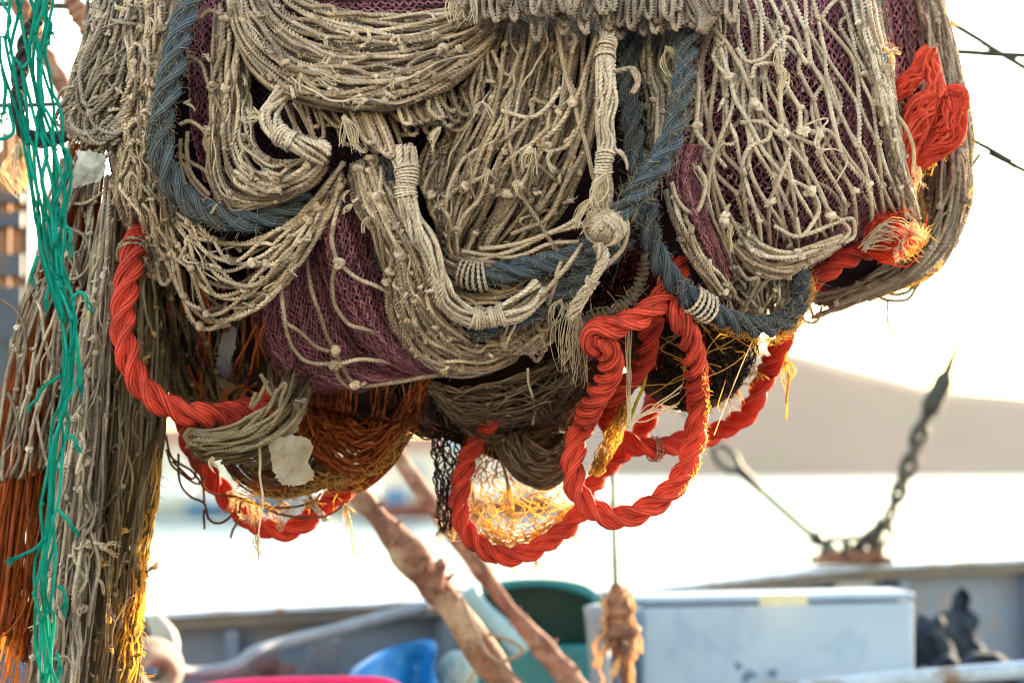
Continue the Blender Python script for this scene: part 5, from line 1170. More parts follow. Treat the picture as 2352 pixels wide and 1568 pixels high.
for p, d in (([(135, 330), (160, 360), (158, 400), (148, 420), (150, 450), (130, 520)], 0), ([(148, 520), (160, 530), (158, 560)], (0, 1)), ([(160, 690), (185, 672), (200, 690)], (.6, 1)), ([(175, 820), (185, 850), (183, 885)], (0, 1)), ([(140, 860), (100, 890), (80, 920)], (-.8, .6)),
             ([(150, 1010), (165, 1000), (178, 1020)], (.5, .7)), ([(110, 1230), (75, 1265), (35, 1280)], (-1, .1)), ([(135, 1170), (155, 1190), (165, 1210)], (.6, .5)), ([(130, 1345), (145, 1355), (150, 1385)], (.1, 1)), ([(88, 590), (75, 620), (72, 635)], (-.1, 1)), ([(110, 660), (105, 690)], (0, 1)),
             ([(5, 160), (12, 200), (8, 260)], (0, 1)), ([(20, 240), (30, 300), (0, 320), (-20, 310)], 0), ([(130, 1500), (138, 1530)], (.2, 1)), ([(105, 40), (118, 55), (115, 75)], (-.2, 1))):
    strand(f['mb'], p, 4, -.02, depth=3.22, kind='round6', wobble=1.5)
    if d and d != 0: tuft(f['mb'], p[-1][0], p[-1][1], d[0], d[1], 22, 24, .35, 1.3, dz=-.02, depth=3.22, rnd=(0, 1))
done(f, group=None)

# dark rope and rag behind the teal net
mb = MB(); P = rope([(120, -60), (95, 20), (62, 90), (44, 180), (42, 260), (60, 305), (100, 322), (160, 305), (190, 290)], 22, 0, 3.9, mb=mb)
DKR = cordage('dark_rope', [(.03, .034, .04)], (.05, .045, .04), fib=(.3, 40), trans=0, bump=.6)
o = tag(mb.build('thick_rope', DKR), 'dark grey rope looping behind the teal net at the upper left', 'rope')
fb = MB(); fuzz(fb, P, 22, 160, (5, 16), .9); fb.build('broken_fibre', GOLD, o)['kind'] = 'stuff'
mb = MB(); tuft(mb, 45, 335, -.05, 1, 90, 110, .18, 2.2, depth=3.92, grav=0)
tag(mb.build('frayed_rag', FRAY), 'frayed cream rag hanging from the dark rope at the far left', 'rag')
# ================================================================ boat deck behind the nets
GREYP = plain('grey_paint_shade_blue', (.12, .15, .215), (.095, .12, .18), .5, 6, .15, .003, stain=(.20, .13, .09), stain_scale=4)  # grey paint with the blue of skylit shade tinted in
CAPM = plain('worn_rail_paint', (.34, .40, .50), (.25, .30, .38), .5, 12, .2, .003, stain=(.16, .11, .08), stain_scale=9)
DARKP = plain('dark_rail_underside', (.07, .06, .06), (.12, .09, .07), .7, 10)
WHITEP = plain('white_box_shade_blue', (.275, .35, .47), (.245, .315, .43), .5, 5, .1, stain=(.20, .28, .40), stain_scale=6)  # white paint, tinted blue to carry the skylit shade
RUSTM = plain('rusty_iron', (.20, .085, .05), (.10, .045, .035), .9, 25, .7, .006, stain=(.30, .15, .09), stain_scale=20)
RUSTP = plain('encrusted_iron', (.27, .125, .085), (.11, .045, .032), .95, 26, 1.0, .012, stain=(.37, .245, .175), stain_scale=11)
STEEL = plain('dark_steel', (.02, .022, .02), (.045, .04, .035), .6, 20, .3, metal=.3)
TEALP = plain('teal_plastic', (.010, .135, .155), (.007, .10, .118), .4, 6, .1)
BLUEP = plain('blue_tarp', (.008, .20, .55), (.006, .14, .44), .4, 20, .3, trans=.2)
BAGM = plain('black_bag', (.012, .017, .03), (.03, .04, .06), .85, 24, 1.0, .03, spec=.1)
MAGP = plain('magenta_plastic', (.75, .02, .16), (.65, .015, .13), .4, 6, .1, trans=.2)
CREAM = plain('cream_paint', (.32, .29, .26), (.22, .19, .17), .6, 10)
PIPEM = plain('grey_hose', (.20, .215, .25), (.15, .165, .20), .6, 10)
GREENW = plain('green_wire', (.10, .22, .16), (.05, .10, .08), .6, 20)

def zdown(p, dz): return np.array([p[0], p[1], p[2] - dz])
# bulwark path: layout x, y of the rail's outer top edge and distance
rail = [(-500, 1452, 5.6), (280, 1408, 6.0), (650, 1388, 6.1), (990, 1371, 6.25), (1430, 1346, 6.6), (1700, 1318, 6.9), (1900, 1298, 7.15), (2130, 1287, 7.4), (2380, 1276, 7.7), (2900, 1255, 8.3)]
Q = cr([(x, y, d) for x, y, d in rail], 90); RP = W(Q[:, 0], Q[:, 1], Q[:, 2])
T = np.gradient(RP, axis=0); T[:, 2] = 0; T /= np.linalg.norm(T, axis=1)[:, None]
INW = np.stack([T[:, 1], -T[:, 0], 0 * T[:, 0]], 1)           # towards the camera
def sweep_profile(prof, mat, name, parent, closed=True, smooth=False):
    G = np.stack([RP + INW * a + np.array([0, 0, 1.0]) * b for a, b in prof], 0)
    mb = MB(); mb.grid(G, .5, close_u=closed)
    for e, s in ((0, 1), (len(RP) - 1, -1)):
        V = G[:, e]; mb.raw(V, [tuple(range(4)) if len(V) == 4 else tuple(range(3))])
    return mb.build(name, mat, parent, smooth=smooth)
boat = empty('fishing_boat', tuple(RP[40] - [0, 0, 1.1]))
tag(boat, 'grey blue steel fishing boat bulwark and deck behind the hanging nets', 'fishing boat')
sweep_profile([(.02, -1.15), (.05, -1.15), (.05, -.047), (.02, -.047)], GREYP, 'bulwark', boat)
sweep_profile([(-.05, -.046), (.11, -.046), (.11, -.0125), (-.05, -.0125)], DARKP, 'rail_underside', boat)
sweep_profile([(-.06, -.012), (.12, -.012), (.12, 0), (-.06, 0)], CAPM, 'cap_rail', boat)
sweep_profile([(-.25, -2.6), (.01, -.053), (.018, -.053), (-.1, -2.6)], GREYP, 'hull_side', boat)
sweep_profile([(.052, -1.10), (7.5, -1.10), (7.5, -1.16), (.052, -1.16)], plain('deck_paint', (.16, .17, .19), (.11, .11, .12), .8, 8, .3, stain=(.14, .08, .05)), 'deck', boat)
for i in (14, 27, 39, 49, 57, 66, 74):                                  # frames inside the bulwark
    mb = MB(); p = RP[i] + INW[i] * .085; mb.box(p - [0, 0, .58], .035, .07, 1.05, math.atan2(T[i][1], T[i][0])); mb.build('stanchion', GREYP, boat, smooth=False)
mb = MB(); i = 63; mb.box(RP[i] + INW[i] * .10 - [0, 0, .30], .13, .05, .5, .1); mb.build('bracket', CREAM, boat, smooth=False)
# fairlead on the rail
mb = MB(); c = w1(1955, 1294, 7.12)
for dx, w_, h_ in ((0, .25, .025), (0, .19, .045)): mb.box(c + [dx, 0, h_ / 2], w_, .13 - .02 * (h_ > .05), h_, .08)
for dx in (-.075, .07): 
    mb.box(c + [dx, 0, .06], .022, .05, .05, .08)
base = mb.build('fairlead', RUSTM, None, smooth=False, bevel=.006); tag(base, 'rusty iron pad eye bolted on the boat rail below the chain', 'pad eye')
def ring(mb, x, y, d, rx, ry, r, tilt=0.0, rot=0.0):
    a = np.linspace(0, 2 * PI, 26); cx, cy = math.cos(rot), math.sin(rot)
    X = x + rx * np.cos(a) * cx - ry * np.sin(a) * cy; Y = y + rx * np.cos(a) * cy + ry * np.sin(a) * cx
    mb.sweep(W(X, Y, d + tilt * np.cos(a)), r, 'round6', caps=False)
mb = MB(); ring(mb, 1922, 1258, 7.1, 30, 22, .009); mb.build('eye', STEEL, base)
mb = MB(); ring(mb, 1960, 1260, 7.08, 22, 28, .009, .03); mb.build('eye', STEEL, base)
mb = MB(); ring(mb, 2000, 1250, 7.1, 26, 24, .010, .02); mb.build('eye', STEEL, base)
# shackle chain stay on the right
chain = empty('chain_stay', tuple(w1(2000, 1250, 7.1))); tag(chain, 'dark chain and turnbuckle stay rising to the right from the pad eye', 'chain')
mb = MB(); pts = [(2540, -300), (2212, 750), (2192, 810), (2174, 860)]; mb.sweep(W(*np.array(pts).T, np.full(4, 7.0)), np.array([.006, .009, .012, .018]), 'round6'); mb.build('wire', STEEL, chain)
mb = MB(); pp = cr([(2178, 850, 7), (2160, 890, 7), (2140, 930, 7), (2128, 955, 7)], 20); mb.sweep(W(*pp.T), np.interp(np.linspace(0, 1, 20), [0, .2, .4, .8, 1], [.014, .032, .03, .034, .018]), 'round12'); mb.build('turnbuckle', STEEL, chain)
links = [(2121, 970, 12, 24), (2111, 1000, 16, 30), (2100, 1036, 12, 26), (2088, 1070, 17, 30), (2074, 1104, 12, 22), (2064, 1130, 15, 24), (2054, 1156, 9, 18), (2046, 1180, 12, 18), (2040, 1202, 9, 16), (2032, 1224, 18, 24), (2014, 1238, 14, 20)]
for k, (x, y, a_, b_) in enumerate(links):
    mb = MB(); ring(mb, x, y, 7.05 + .012 * (k % 2), a_ * (.9 if k % 2 else .55), b_, .0105 if k < 6 else .008, .02, .36); mb.build('link', STEEL, chain)
mb = MB(); pp = cr([(1965, 1262, 7.1), (1990, 1236, 7.08), (2018, 1212, 7.06), (2026, 1194, 7.05)], 14); mb.sweep(W(*pp.T), .02, 'round6'); mb.build('shackle', STEEL, chain)
# wire stay on the left with turnbuckle
wire = empty('wire_stay', tuple(w1(1905, 1270, 7.1))); tag(wire, 'greenish wire stay running down right to the pad eye from behind the red ring', 'wire stay')
mb = MB(); pp = cr([(1690, 1072, 7), (1800, 1172, 7.05), (1870, 1232, 7.1), (1918, 1262, 7.1)], 40); mb.sweep(W(*pp.T), .013, 'round6'); mb.build('wire', GREENW, wire)
mb = MB(); pp = cr([(1000, 300, 6.9), (1540, 910, 6.9), (1600, 985, 6.95), (1646, 1026, 7)], 12); mb.sweep(W(*pp.T), .008, 'round6'); mb.build('wire', GREENW, wire)
mb = MB(); ring(mb, 1668, 1052, 7.0, 20, 36, .010, .03, -.75); mb.build('shackle', STEEL, wire)
mb = MB(); pp = cr([(1690, 1070, 7), (1720, 1098, 7), (1752, 1128, 7)], 10); mb.sweep(W(*pp.T), np.linspace(.02, .012, 10), 'round6'); mb.build('socket', STEEL, wire)
mb = MB(); pp = cr([(1862, 1226, 7.1), (1878, 1238, 7.1), (1896, 1250, 7.1)], 10); mb.sweep(W(*pp.T), np.array([.01, .02, .024, .024, .024, .022, .02, .016, .012, .01]), 'round6'); mb.build('socket', STEEL, wire)

# white box
def quadbox(name, mat, tl, tr, d0, d1, h, depth_m, parent=None, bevel=.012):
    A = w1(*tl, d0); B = w1(*tr, d1); ex = B - A; ez = np.array([0, 0, -h]); n = np.cross(ex, ez); n /= np.linalg.norm(n)
    if n[1] < 0: n = -n
    V = [A, B, B + ez, A + ez]; V = V + [v + n * depth_m for v in V]
    mb = MB(); mb.raw(V, [(0, 1, 2, 3), (7, 6, 5, 4), (0, 4, 5, 1), (2, 6, 7, 3), (1, 5, 6, 2), (0, 3, 7, 4)])
    return mb.build(name, mat, parent, smooth=False, bevel=bevel), A, B, n
box = empty('storage_box', tuple(w1(1790, 1700, 6.0))); tag(box, 'large white box on the deck with paint splashes and a yellow tape patch', 'box')
BODYB, *_ = quadbox('body', WHITEP, (1474, 1392), (2100, 1380), 5.9, 6.0, 1.1, .2, box)
LID, *_ = quadbox('lid', WHITEP, (1472, 1370), (2103, 1358), 5.893, 5.993, .022, .215, box)
for x0, x1, y0, y1, m in ((1745, 1855, 1364, 1392, plain('yellow_tape', (.55, .50, .34), (.45, .42, .30), .6, 20)),):
    A = [w1(x0, y0, 5.86), w1(x1, y0 - 2, 5.865), w1(x1, y1 - 2, 5.865), w1(x0, y1, 5.86)]; mb = MB(); mb.raw(A + [a + [0, .006, 0] for a in A], [(0, 1, 2, 3), (7, 6, 5, 4), (0, 4, 5, 1), (1, 5, 6, 2), (2, 6, 7, 3), (3, 7, 4, 0)]); mb.build('tape', m, LID, smooth=False)
SPL = plain('blue_grey_splash', (.07, .12, .20), (.10, .16, .25), .7, 20)
for x, y, a_, b_ in ((1655, 1532, 11, 10), (1692, 1530, 11, 14), (1722, 1548, 16, 9), (1776, 1545, 9, 9), (1682, 1566, 44, 16), (1640, 1550, 9, 7)):
    a = np.linspace(0, 2 * PI, 20, endpoint=False); q = 1 + .2 * np.sin(3 * a + x); c = w1(x, y, 5.93)
    mb = MB(); V = [w1(x + a_ * q[i] * math.cos(a[i]), y + b_ * q[i] * math.sin(a[i]), 5.925) for i in range(20)]; V2 = [v + [0, .02, 0] for v in V]
    mb.raw(V + V2 + [w1(x, y, 5.922)], [(i, (i + 1) % 20, 40) for i in range(20)] + [(i, i + 20, (i + 1) % 20 + 20, (i + 1) % 20) for i in range(20)]); mb.build('splash', SPL, BODYB)
mb = MB(); mb.box(w1(1890, 1571, 5.84), .34, .02, .012, .02); mb.build('handle', CREAM, box, smooth=False)

def lump(name, mat, pts, label, cat, group=None, fold=.25, seed=0):
    """bulging bag from ellipsoid lobes given as (x, y, d, rx, ry) with creases"""
    mb = MB(); rg = np.random.default_rng(seed)
    for x, y, d, rx, ry in pts:
        u = np.linspace(0, PI, 26)[:, None]; v = np.linspace(0, 2 * PI, 44)[None]
        k = rg.uniform(2, 5, 6); p = rg.uniform(0, 6, 6)
        rr = 1 + fold * (.5 * np.abs(np.sin(k[0] * v / 1 * 1.0 // 1 + p[0] + 2 * u)) + .35 * np.abs(np.sin(round(k[1]) * v + p[1] + 3 * np.sin(u * 2 + p[2]))) - .4) * np.sin(u)
        c = w1(x, y, d)
        X = rx * 1.0 * K * d * rr * np.sin(u) * np.cos(v); Yd = min(rx, ry) * K * d * rr * np.sin(u) * np.sin(v); Z = ry * K * d * rr * np.cos(u) * np.ones_like(v)
        mb.grid(np.stack([c[0] + X, c[1] + Yd, c[2] + Z], -1), .5)
    return tag(mb.build(name, mat), label, cat, group)
def bag(poly, ctr, d, label, cat, group):
    tag(blob('rubbish_bag', BAGM, poly, ctr, dz=0, depth=d, back=.14, nz=.02, cr_=.09, seed=int(ctr[0])), label, cat, group)
bag([(2130, 1545), (2124, 1470), (2150, 1440), (2158, 1408), (2182, 1396), (2190, 1366), (2212, 1348), (2230, 1372), (2226, 1396), (2250, 1420), (2242, 1462), (2264, 1490), (2272, 1545)], (2200, 1470), 6.5, 'upright black plastic bag crumpled beside the white box', 'bag', 'black bags on deck')
bag([(2098, 1545), (2102, 1432), (2116, 1408), (2138, 1420), (2158, 1404), (2174, 1426), (2168, 1452), (2192, 1482), (2198, 1545)], (2142, 1478), 6.4, 'dark crumpled bag touching the white box edge', 'bag', 'black bags on deck')
bag([(2190, 1590), (2200, 1530), (2225, 1500), (2262, 1494), (2296, 1500), (2320, 1525), (2335, 1590)], (2260, 1545), 6.0, 'glossy rounded black bag lying low near the corner rail', 'bag', 'black bags on deck')
bag([(2096, 1600), (2108, 1535), (2140, 1528), (2170, 1500), (2192, 1504), (2215, 1540), (2225, 1600)], (2165, 1555), 6.1, 'flat glossy black bag between white box and rounded bag', 'bag', 'black bags on deck')
# rail across the lower right corner
mb = MB(); pp = cr([(1840, 1582, 5.4), (2050, 1562, 5.4), (2360, 1536, 5.4), (2600, 1520, 5.4), (3600, 1450, 5.4)], 30); P = W(*pp.T)
mb.sweep(P, .022, 'round12')
pr = mb.build('pipe_rail', CAPM); tag(pr, 'pale painted pipe rail crossing the lower right corner', 'rail')
for i in (4, 17):
    mb = MB(); mb.sweep(np.stack([P[i], P[i] - [0, 0, .8]]), .018, 'round12'); mb.build('post', CAPM, pr)

# teal bin
bn = empty('fish_bin', tuple(w1(1230, 1700, 5.7))); tag(bn, 'teal plastic bin with an arched hood on the deck', 'bin')
def arch(y0, d, inset=0): return [(1080 + inset, 1600), (1078 + inset, 1400), (1095 + inset, 1352 + inset), (1150 + inset, 1334 + inset), (1235, 1328 + inset), (1310 - inset, 1334 + inset), (1360 - inset, 1352 + inset), (1382 - inset, 1400), (1385 - inset, 1600)]
A0 = cr([(x, y, 0) for x, y in arch(0, 0)], 50); A1 = cr([(x, y, 0) for x, y in arch(0, 0, 18)], 50)
G = np.stack([W(A0[:, 0], A0[:, 1], np.full(50, 6.05)), W(A0[:, 0], A0[:, 1], np.full(50, 5.7)), W(A1[:, 0], A1[:, 1], np.full(50, 5.7)), W(A1[:, 0], A1[:, 1], np.full(50, 6.0))], 0)
mb = MB(); mb.grid(G, .5); mb.build('hood', TEALP, bn)
mb = MB(); G = np.stack([W(A0[:, 0], A0[:, 1], np.full(50, 6.05)), W(A0[:, 0] * 0 + 1232, np.linspace(1600, 1600, 50), np.full(50, 6.05))], 0); mb.grid(G, .5); mb.build('back_panel', TEALP, bn)
quadbox('front_panel', TEALP, (1085, 1480), (1380, 1480), 5.68, 5.68, .7, .03, bn)
mb = MB(); pp = cr([(1075, 1350, 5.6), (1100, 1395, 5.6), (1160, 1450, 5.6), (1200, 1500, 5.6)], 16); mb.sweep(W(*pp.T), .026, 'round6'); mb.build('trim', plain('pale_teal', (.25, .38, .42)), bn)
mb = MB(); pp = cr([(1365, 1390, 5.5), (1372, 1450, 5.5), (1385, 1640, 5.5)], 12); mb.sweep(W(*pp.T), .028, 'round12'); tag(mb.build('grey_post', PIPEM), 'grey post between the teal bin and the white box', 'post')
tag(blob('tarp_bundle', BLUEP, [(790, 1640), (800, 1550), (845, 1510), (890, 1488), (940, 1474), (990, 1468), (1004, 1490), (998, 1540), (1010, 1640)], (905, 1560), dz=0, depth=5.3, back=.2, nz=.03, cr_=.15, seed=3), 'bright blue tarpaulin bundle behind the magenta tub', 'tarpaulin')
lump('clear_bag', plain('pale_plastic', (.35, .45, .45), (.25, .36, .36), .3, 20, trans=.3), [(1050, 1560, 5.5, 46, 66)], 'pale translucent bag beside the blue tarpaulin', 'bag', None, .3, 8)
# magenta tub
mb = MB()
L = [(440, 1586), (560, 1568), (820, 1563), (900, 1573), (940, 1602)]
pp = cr([(x, y, 4.9) for x, y in L], 30); pb = pp.copy(); 
mb.sweep(W(*pp.T), .012, 'round12')
G = np.stack([W(pp[:, 0], pp[:, 1] + 8, pp[:, 2]), W(pp[:, 0], pp[:, 1] + 240, pp[:, 2] + .05), W(pp[:, 0], pp[:, 1] + 240, pp[:, 2] + .5), W(pp[:, 0], pp[:, 1] + 4, pp[:, 2] + .5), W(pp[:, 0], pp[:, 1] + 8, pp[:, 2] + .02)], 0); mb.grid(G, .5)
tag(mb.build('plastic_tub', MAGP), 'magenta plastic tub whose rim shows at the bottom edge', 'tub')
# hose, plank and coil on the left deck
mb = MB(); pp = cr([(985, 1392, 5.95), (900, 1412, 5.9), (780, 1445, 5.8), (660, 1475, 5.7), (585, 1498, 5.6), (540, 1530, 5.55), (450, 1545, 5.5), (370, 1532, 5.4)], 60); mb.sweep(W(*pp.T), .018, 'round12')
tag(mb.build('deck_hose', PIPEM), 'pale grey hose slanting along the inside of the bulwark', 'hose')
mb = MB(); ring(mb, 345, 1535, 5.3, 48, 44, .032, .06); ring(mb, 348, 1545, 5.24, 42, 40, .028, .05)
tag(mb.build('rope_coil', plain('beige_coil', (.22, .17, .13), (.15, .11, .085), .8, 30, .6)), 'beige rope coil standing beside the dark net column foot', 'rope coil')
mb = MB(); pp = cr([(352, 1420, 5.7), (372, 1450, 5.68), (384, 1490, 5.66), (372, 1530, 5.64)], 16); mb.sweep(W(*pp.T), np.interp(np.linspace(0, 1, 16), [0, .4, 1], [.02, .034, .03]), 'round12')
tag(mb.build('mooring_bollard', CREAM), 'pale curved horn bollard below the left of the rail', 'bollard')
mb = MB(); mb.box(w1(745, 1678, 5.9), .085, .07, .5, .1); tag(mb.build('deck_post', plain('slate', (.10, .11, .15), (.07, .08, .1)), None, smooth=False, bevel=.01), 'dark slate post standing behind the grey hose', 'post')
lump('net_pile', plain('brown_heap', (.14, .07, .06), (.08, .05, .06), .9, 40, .8, .02), [(610, 1530, 5.75, 34, 30), (650, 1545, 5.75, 40, 26), (560, 1560, 5.7, 40, 26)], 'small reddish brown heap below the grey hose', 'net pile', None, .4, 9)
lump('net_pile', plain('dark_heap', (.05, .05, .07), (.10, .09, .11), .9, 40, .8, .02), [(690, 1555, 5.75, 50, 30), (628, 1572, 5.75, 60, 30)], 'dark heap along the deck left of the blue tarpaulin', 'net pile', None, .4, 10)

# ================================================================ crusted rigging
def crust(label, name, pts, rad, d, spikes, lumps=(), mat=RUSTP, wstep=5):
    mb = MB(); pp = cr([(x, y, d) for x, y in pts], 160); P = W(*pp.T); n = len(P)
    r = np.interp(np.linspace(0, 1, n), np.linspace(0, 1, len(rad)), rad) * K * d
    for t, a_, w_ in lumps: r = r * (1 + a_ * np.exp(-((np.linspace(0, 1, n) - t) / w_) ** 2))
    r = r * (1 + sm(wob(n, wstep, .13), 2))
    mb.sweep(P, r, 'round12'); o = tag(mb.build(name, mat), label, 'rigging')
    sb = MB()
    for _ in range(spikes):
        i = RG.integers(5, n - 5); a = RG.normal(size=3); a /= np.linalg.norm(a); l = RG.uniform(.3, .95) * r[i]
        sb.sweep(P[i] + a * np.linspace(.6, 1, 4)[:, None] * (r[i] + l * .7), np.array([.34, .26, .16, .06]) * r[i] * RG.uniform(.5, .9), 'round6')
    if sb.v: sb.build('encrustation', mat, o)['kind'] = 'stuff'
    return o, P
o, P = crust('rusty crusted tackle line sloping down right from behind the lower red rope', 'rigging_line', [(560, 800), (760, 1060), (820, 1132), (880, 1202), (930, 1260), (985, 1330), (1020, 1372), (1060, 1425), (1110, 1500), (1160, 1570), (1220, 1660)], [17, 17, 18, 19, 20, 26, 36, 35, 37, 40, 36, 32], 4.7, 60, ((.55, .2, .03),))
mb = MB(); pp = cr([(1000, 1350, 4.65), (1010, 1310, 4.65), (1014, 1280, 4.65)], 12); mb.sweep(W(*pp.T), np.interp(np.linspace(0, 1, 12), [0, .6, .8, 1], [.02, .012, .016, .004]), 'round6'); mb.build('pin', RUSTP, o)
for p in ([(1060, 1370), (1090, 1440), (1120, 1500), (1165, 1530)], [(1120, 1455), (1170, 1470), (1200, 1490), (1190, 1505), (1150, 1520)], [(1150, 1520), (1180, 1550), (1215, 1580)], [(1090, 1540), (1075, 1570), (1095, 1575)]):
    mb = MB(); pp = cr([(x, y, 4.62) for x, y in p], 24); mb.sweep(W(*pp.T), .0042, 'round6'); mb.build('loose_wire', TAN_PINK, o)
crust('second crusted line with spiky growth, sloping from behind the black fringe', 'rigging_line', [(660, 600), (860, 940), (905, 1030), (950, 1100), (1000, 1170), (1060, 1250), (1120, 1330), (1180, 1410), (1250, 1490), (1320, 1570), (1400, 1660)], [21, 21, 21, 21, 19, 19, 20, 22, 24, 24], 5.2, 130)
# weighted line
o, P = crust('rusty weight with dangling shreds hanging on a thin dark line', 'hanging_weight', [(1414, 1340), (1420, 1380), (1424, 1420), (1430, 1470), (1438, 1520), (1442, 1580), (1444, 1640)], [9, 34, 40, 30, 16, 15, 16], 4.9, 40, mat=RUSTM, wstep=9)
mb = MB(); mb.sweep(W(np.array([1390., 1408, 1411, 1414]), np.array([200., 1090, 1230, 1345]), np.full(4, 4.9)), .0055, 'round6'); mb.build('line', GREENW, o)
mb = MB()
for s, y0 in ((1, 1345), (1, 1360), (-1, 1370), (1, 1400), (-1, 1400), (1, 1470), (-1, 1460), (1, 1450)):
    pts = [(1420 + s * 26, y0, 4.88)]
    for k in range(6): pts.append((pts[-1][0] + RG.normal(3 * s, 8), pts[-1][1] + RG.uniform(12, 32), 4.88))
    pp = cr(pts, 24); mb.sweep(W(*pp.T), .0032 * np.abs(1 + sm(wob(24, 2, .9), 1)) + .0012, 'round6')
mb.build('shred', cordage('shred', [(.6, .38, .22), (.7, .48, .3)], (.4, .25, .15), trans=.5, tcol=(.9, .6, .35)), o)

# rusty spar and wires, upper left; wires upper right
crust('rusty red spar slanting behind the teal net at the upper left', 'rusty_spar', [(30, -20), (80, 75), (118, 150), (160, 225), (230, 330)], [20, 20, 21, 22, 22], 4.8, 10)
crust('rusty red spar end showing at the top left corner beside the tan nets', 'rusty_spar', [(120, -80), (165, -5), (195, 50), (260, 150)], [22, 22, 22, 22], 4.8, 6)
def wirething(label, pts, r, d, mat=STEEL, dd=None):
    mb = MB(); pp = cr([(x, y, d if dd is None else dd[i]) for i, (x, y) in enumerate(pts)], 90); mb.sweep(W(*pp.T), r, 'round6'); return tag(mb.build('rigging_wire', mat), label, 'wire', 'rigging wires')
wirething('short dark wire behind the teal net at mid height', [(-30, 243), (60, 242), (150, 238), (220, 232)], .006, 4.4)
wirething('dark wire along the very top left corner behind the teal net', [(-30, 8), (60, 12), (130, 14), (220, 18)], .010, 5)
wirething('thick dark wire reaching the far tan fold from the right edge', [(1500, 86), (2120, 116), (2200, 119), (2280, 124), (2420, 130), (4200, 200)], .0085, 5)
wirething('thinner dark wire crossing the thick one near the right edge', [(1700, -260), (2120, 10), (2180, 50), (2250, 92), (2300, 124), (2420, 195), (4200, 1250)], .0075, 5.0)
wirething('hair thin pale wire low on the right against the sky', [(1700, 60), (2160, 290), (2240, 325), (2330, 375), (2420, 425), (4200, 1300)], .0055, 4.4)

# left edge: wheelhouse of the boat, weathered planks
wh = empty('wheelhouse', tuple(w1(-60, 800, 6.5))); tag(wh, 'dark blue and brown wheelhouse corner at the far left edge', 'wheelhouse')
NAVY = plain('navy_planks', (.02, .035, .075), (.05, .05, .06), .6, 5, .2, stain=(.10, .05, .03), stain_scale=6)
TIM = plain('timber_orange_light', (.42, .20, .09), (.25, .11, .06), .7, 9, .4, trans=.35)  # orange light on the planks is painted into this colour
quadbox('wall', NAVY, (-420, 330), (30, 345), 6.6, 6.4, 1.7, .5, wh)
for x, w_, m in ((44, 26, TIM), (66, 12, NAVY), (12, 16, TIM)):
    mb = MB(); mb.box(w1(x, 480, 6.35) - [0, 0, .05], w_ * K * 6.35, .06, .55, 0); mb.build('plank', m, wh, smooth=False)
for y, hh in ((505, 34), (610, 50), (455, 22), (720, 120), (860, 90)):
    mb = MB(); mb.box(w1(16, y, 6.3), 76 * K * 6.3, .05, hh * K * 6.3, 0); mb.build('rail', NAVY, wh, smooth=False)

# ================================================================ sea, far shore, hill, sky
m, t, N, L = nt('sea_water'); out = N.new('ShaderNodeOutputMaterial'); b = N.new('ShaderNodeBsdfPrincipled')
g = N.new('ShaderNodeNewGeometry'); b.inputs['Base Color'].default_value = (.03, .07, .09, 1); b.inputs['Roughness'].default_value = .22; b.inputs['IOR'].default_value = 1.33
mp = N.new('ShaderNodeMapping'); mp.inputs['Scale'].default_value = (.6, .9, 1); L.new(g.outputs['Position'], mp.inputs[0])
h = noise(N, L, mp.outputs[0], 1.0, 5, .6); bp = N.new('ShaderNodeBump'); bp.inputs['Strength'].default_value = .8; bp.inputs['Distance'].default_value = .5; L.new(h, bp.inputs['Height']); L.new(bp.outputs[0], b.inputs['Normal']); L.new(b.outputs[0], out.inputs[0])
mb = MB(); mb.raw([(-4300, -300, 0), (4300, -300, 0), (4300, 4000, 0), (-4300, 4000, 0)], [(0, 1, 2, 3)]); o = mb.build('sea', m, smooth=False); tag(o, kind='structure')
HILLM = plain('dry_hillside', (.165, .108, .092), (.11, .076, .064), .95, .006, 0, stain=(.12, .10, .07), stain_scale=.02)
def ridge(name, crest, d, base_drop, depth, mat, nz):
    pp = cr([(x, y, 0) for x, y in crest], 160); X, Y = pp[:, 0], pp[:, 1]
    top = W(X, Y, np.full(160, d)); rows = []
    for k, f in enumerate((0, .12, .3, .5, .75, 1.0)):
        r = top.copy(); r[:, 1] -= f * depth; r[:, 2] = top[:, 2] * (1 - f) ** 1.1 + (-6) * f
        r[:, 2] += sm(wob(160, 4, nz), 1) * (f * (1 - f) * 3); rows.append(r)
    for f in (.4, 1.0):
        r = top.copy(); r[:, 1] += f * depth; r[:, 2] = top[:, 2] * (1 - f) - 6 * f; rows.insert(0, r)
    mb = MB(); mb.grid(np.stack(rows, 0), .5); o = mb.build(name, mat); tag(o, kind='structure'); return o
ridge('hills', [(-1200, 1000), (-300, 985), (300, 1010), (700, 1030), (950, 1005), (1200, 930), (1400, 860), (1620, 792), (1740, 792), (1830, 806), (1930, 832), (2030, 856), (2140, 884), (2250, 897), (2400, 912), (2700, 950), (3300, 1010)], 1500, 0, 150, HILLM, 2)
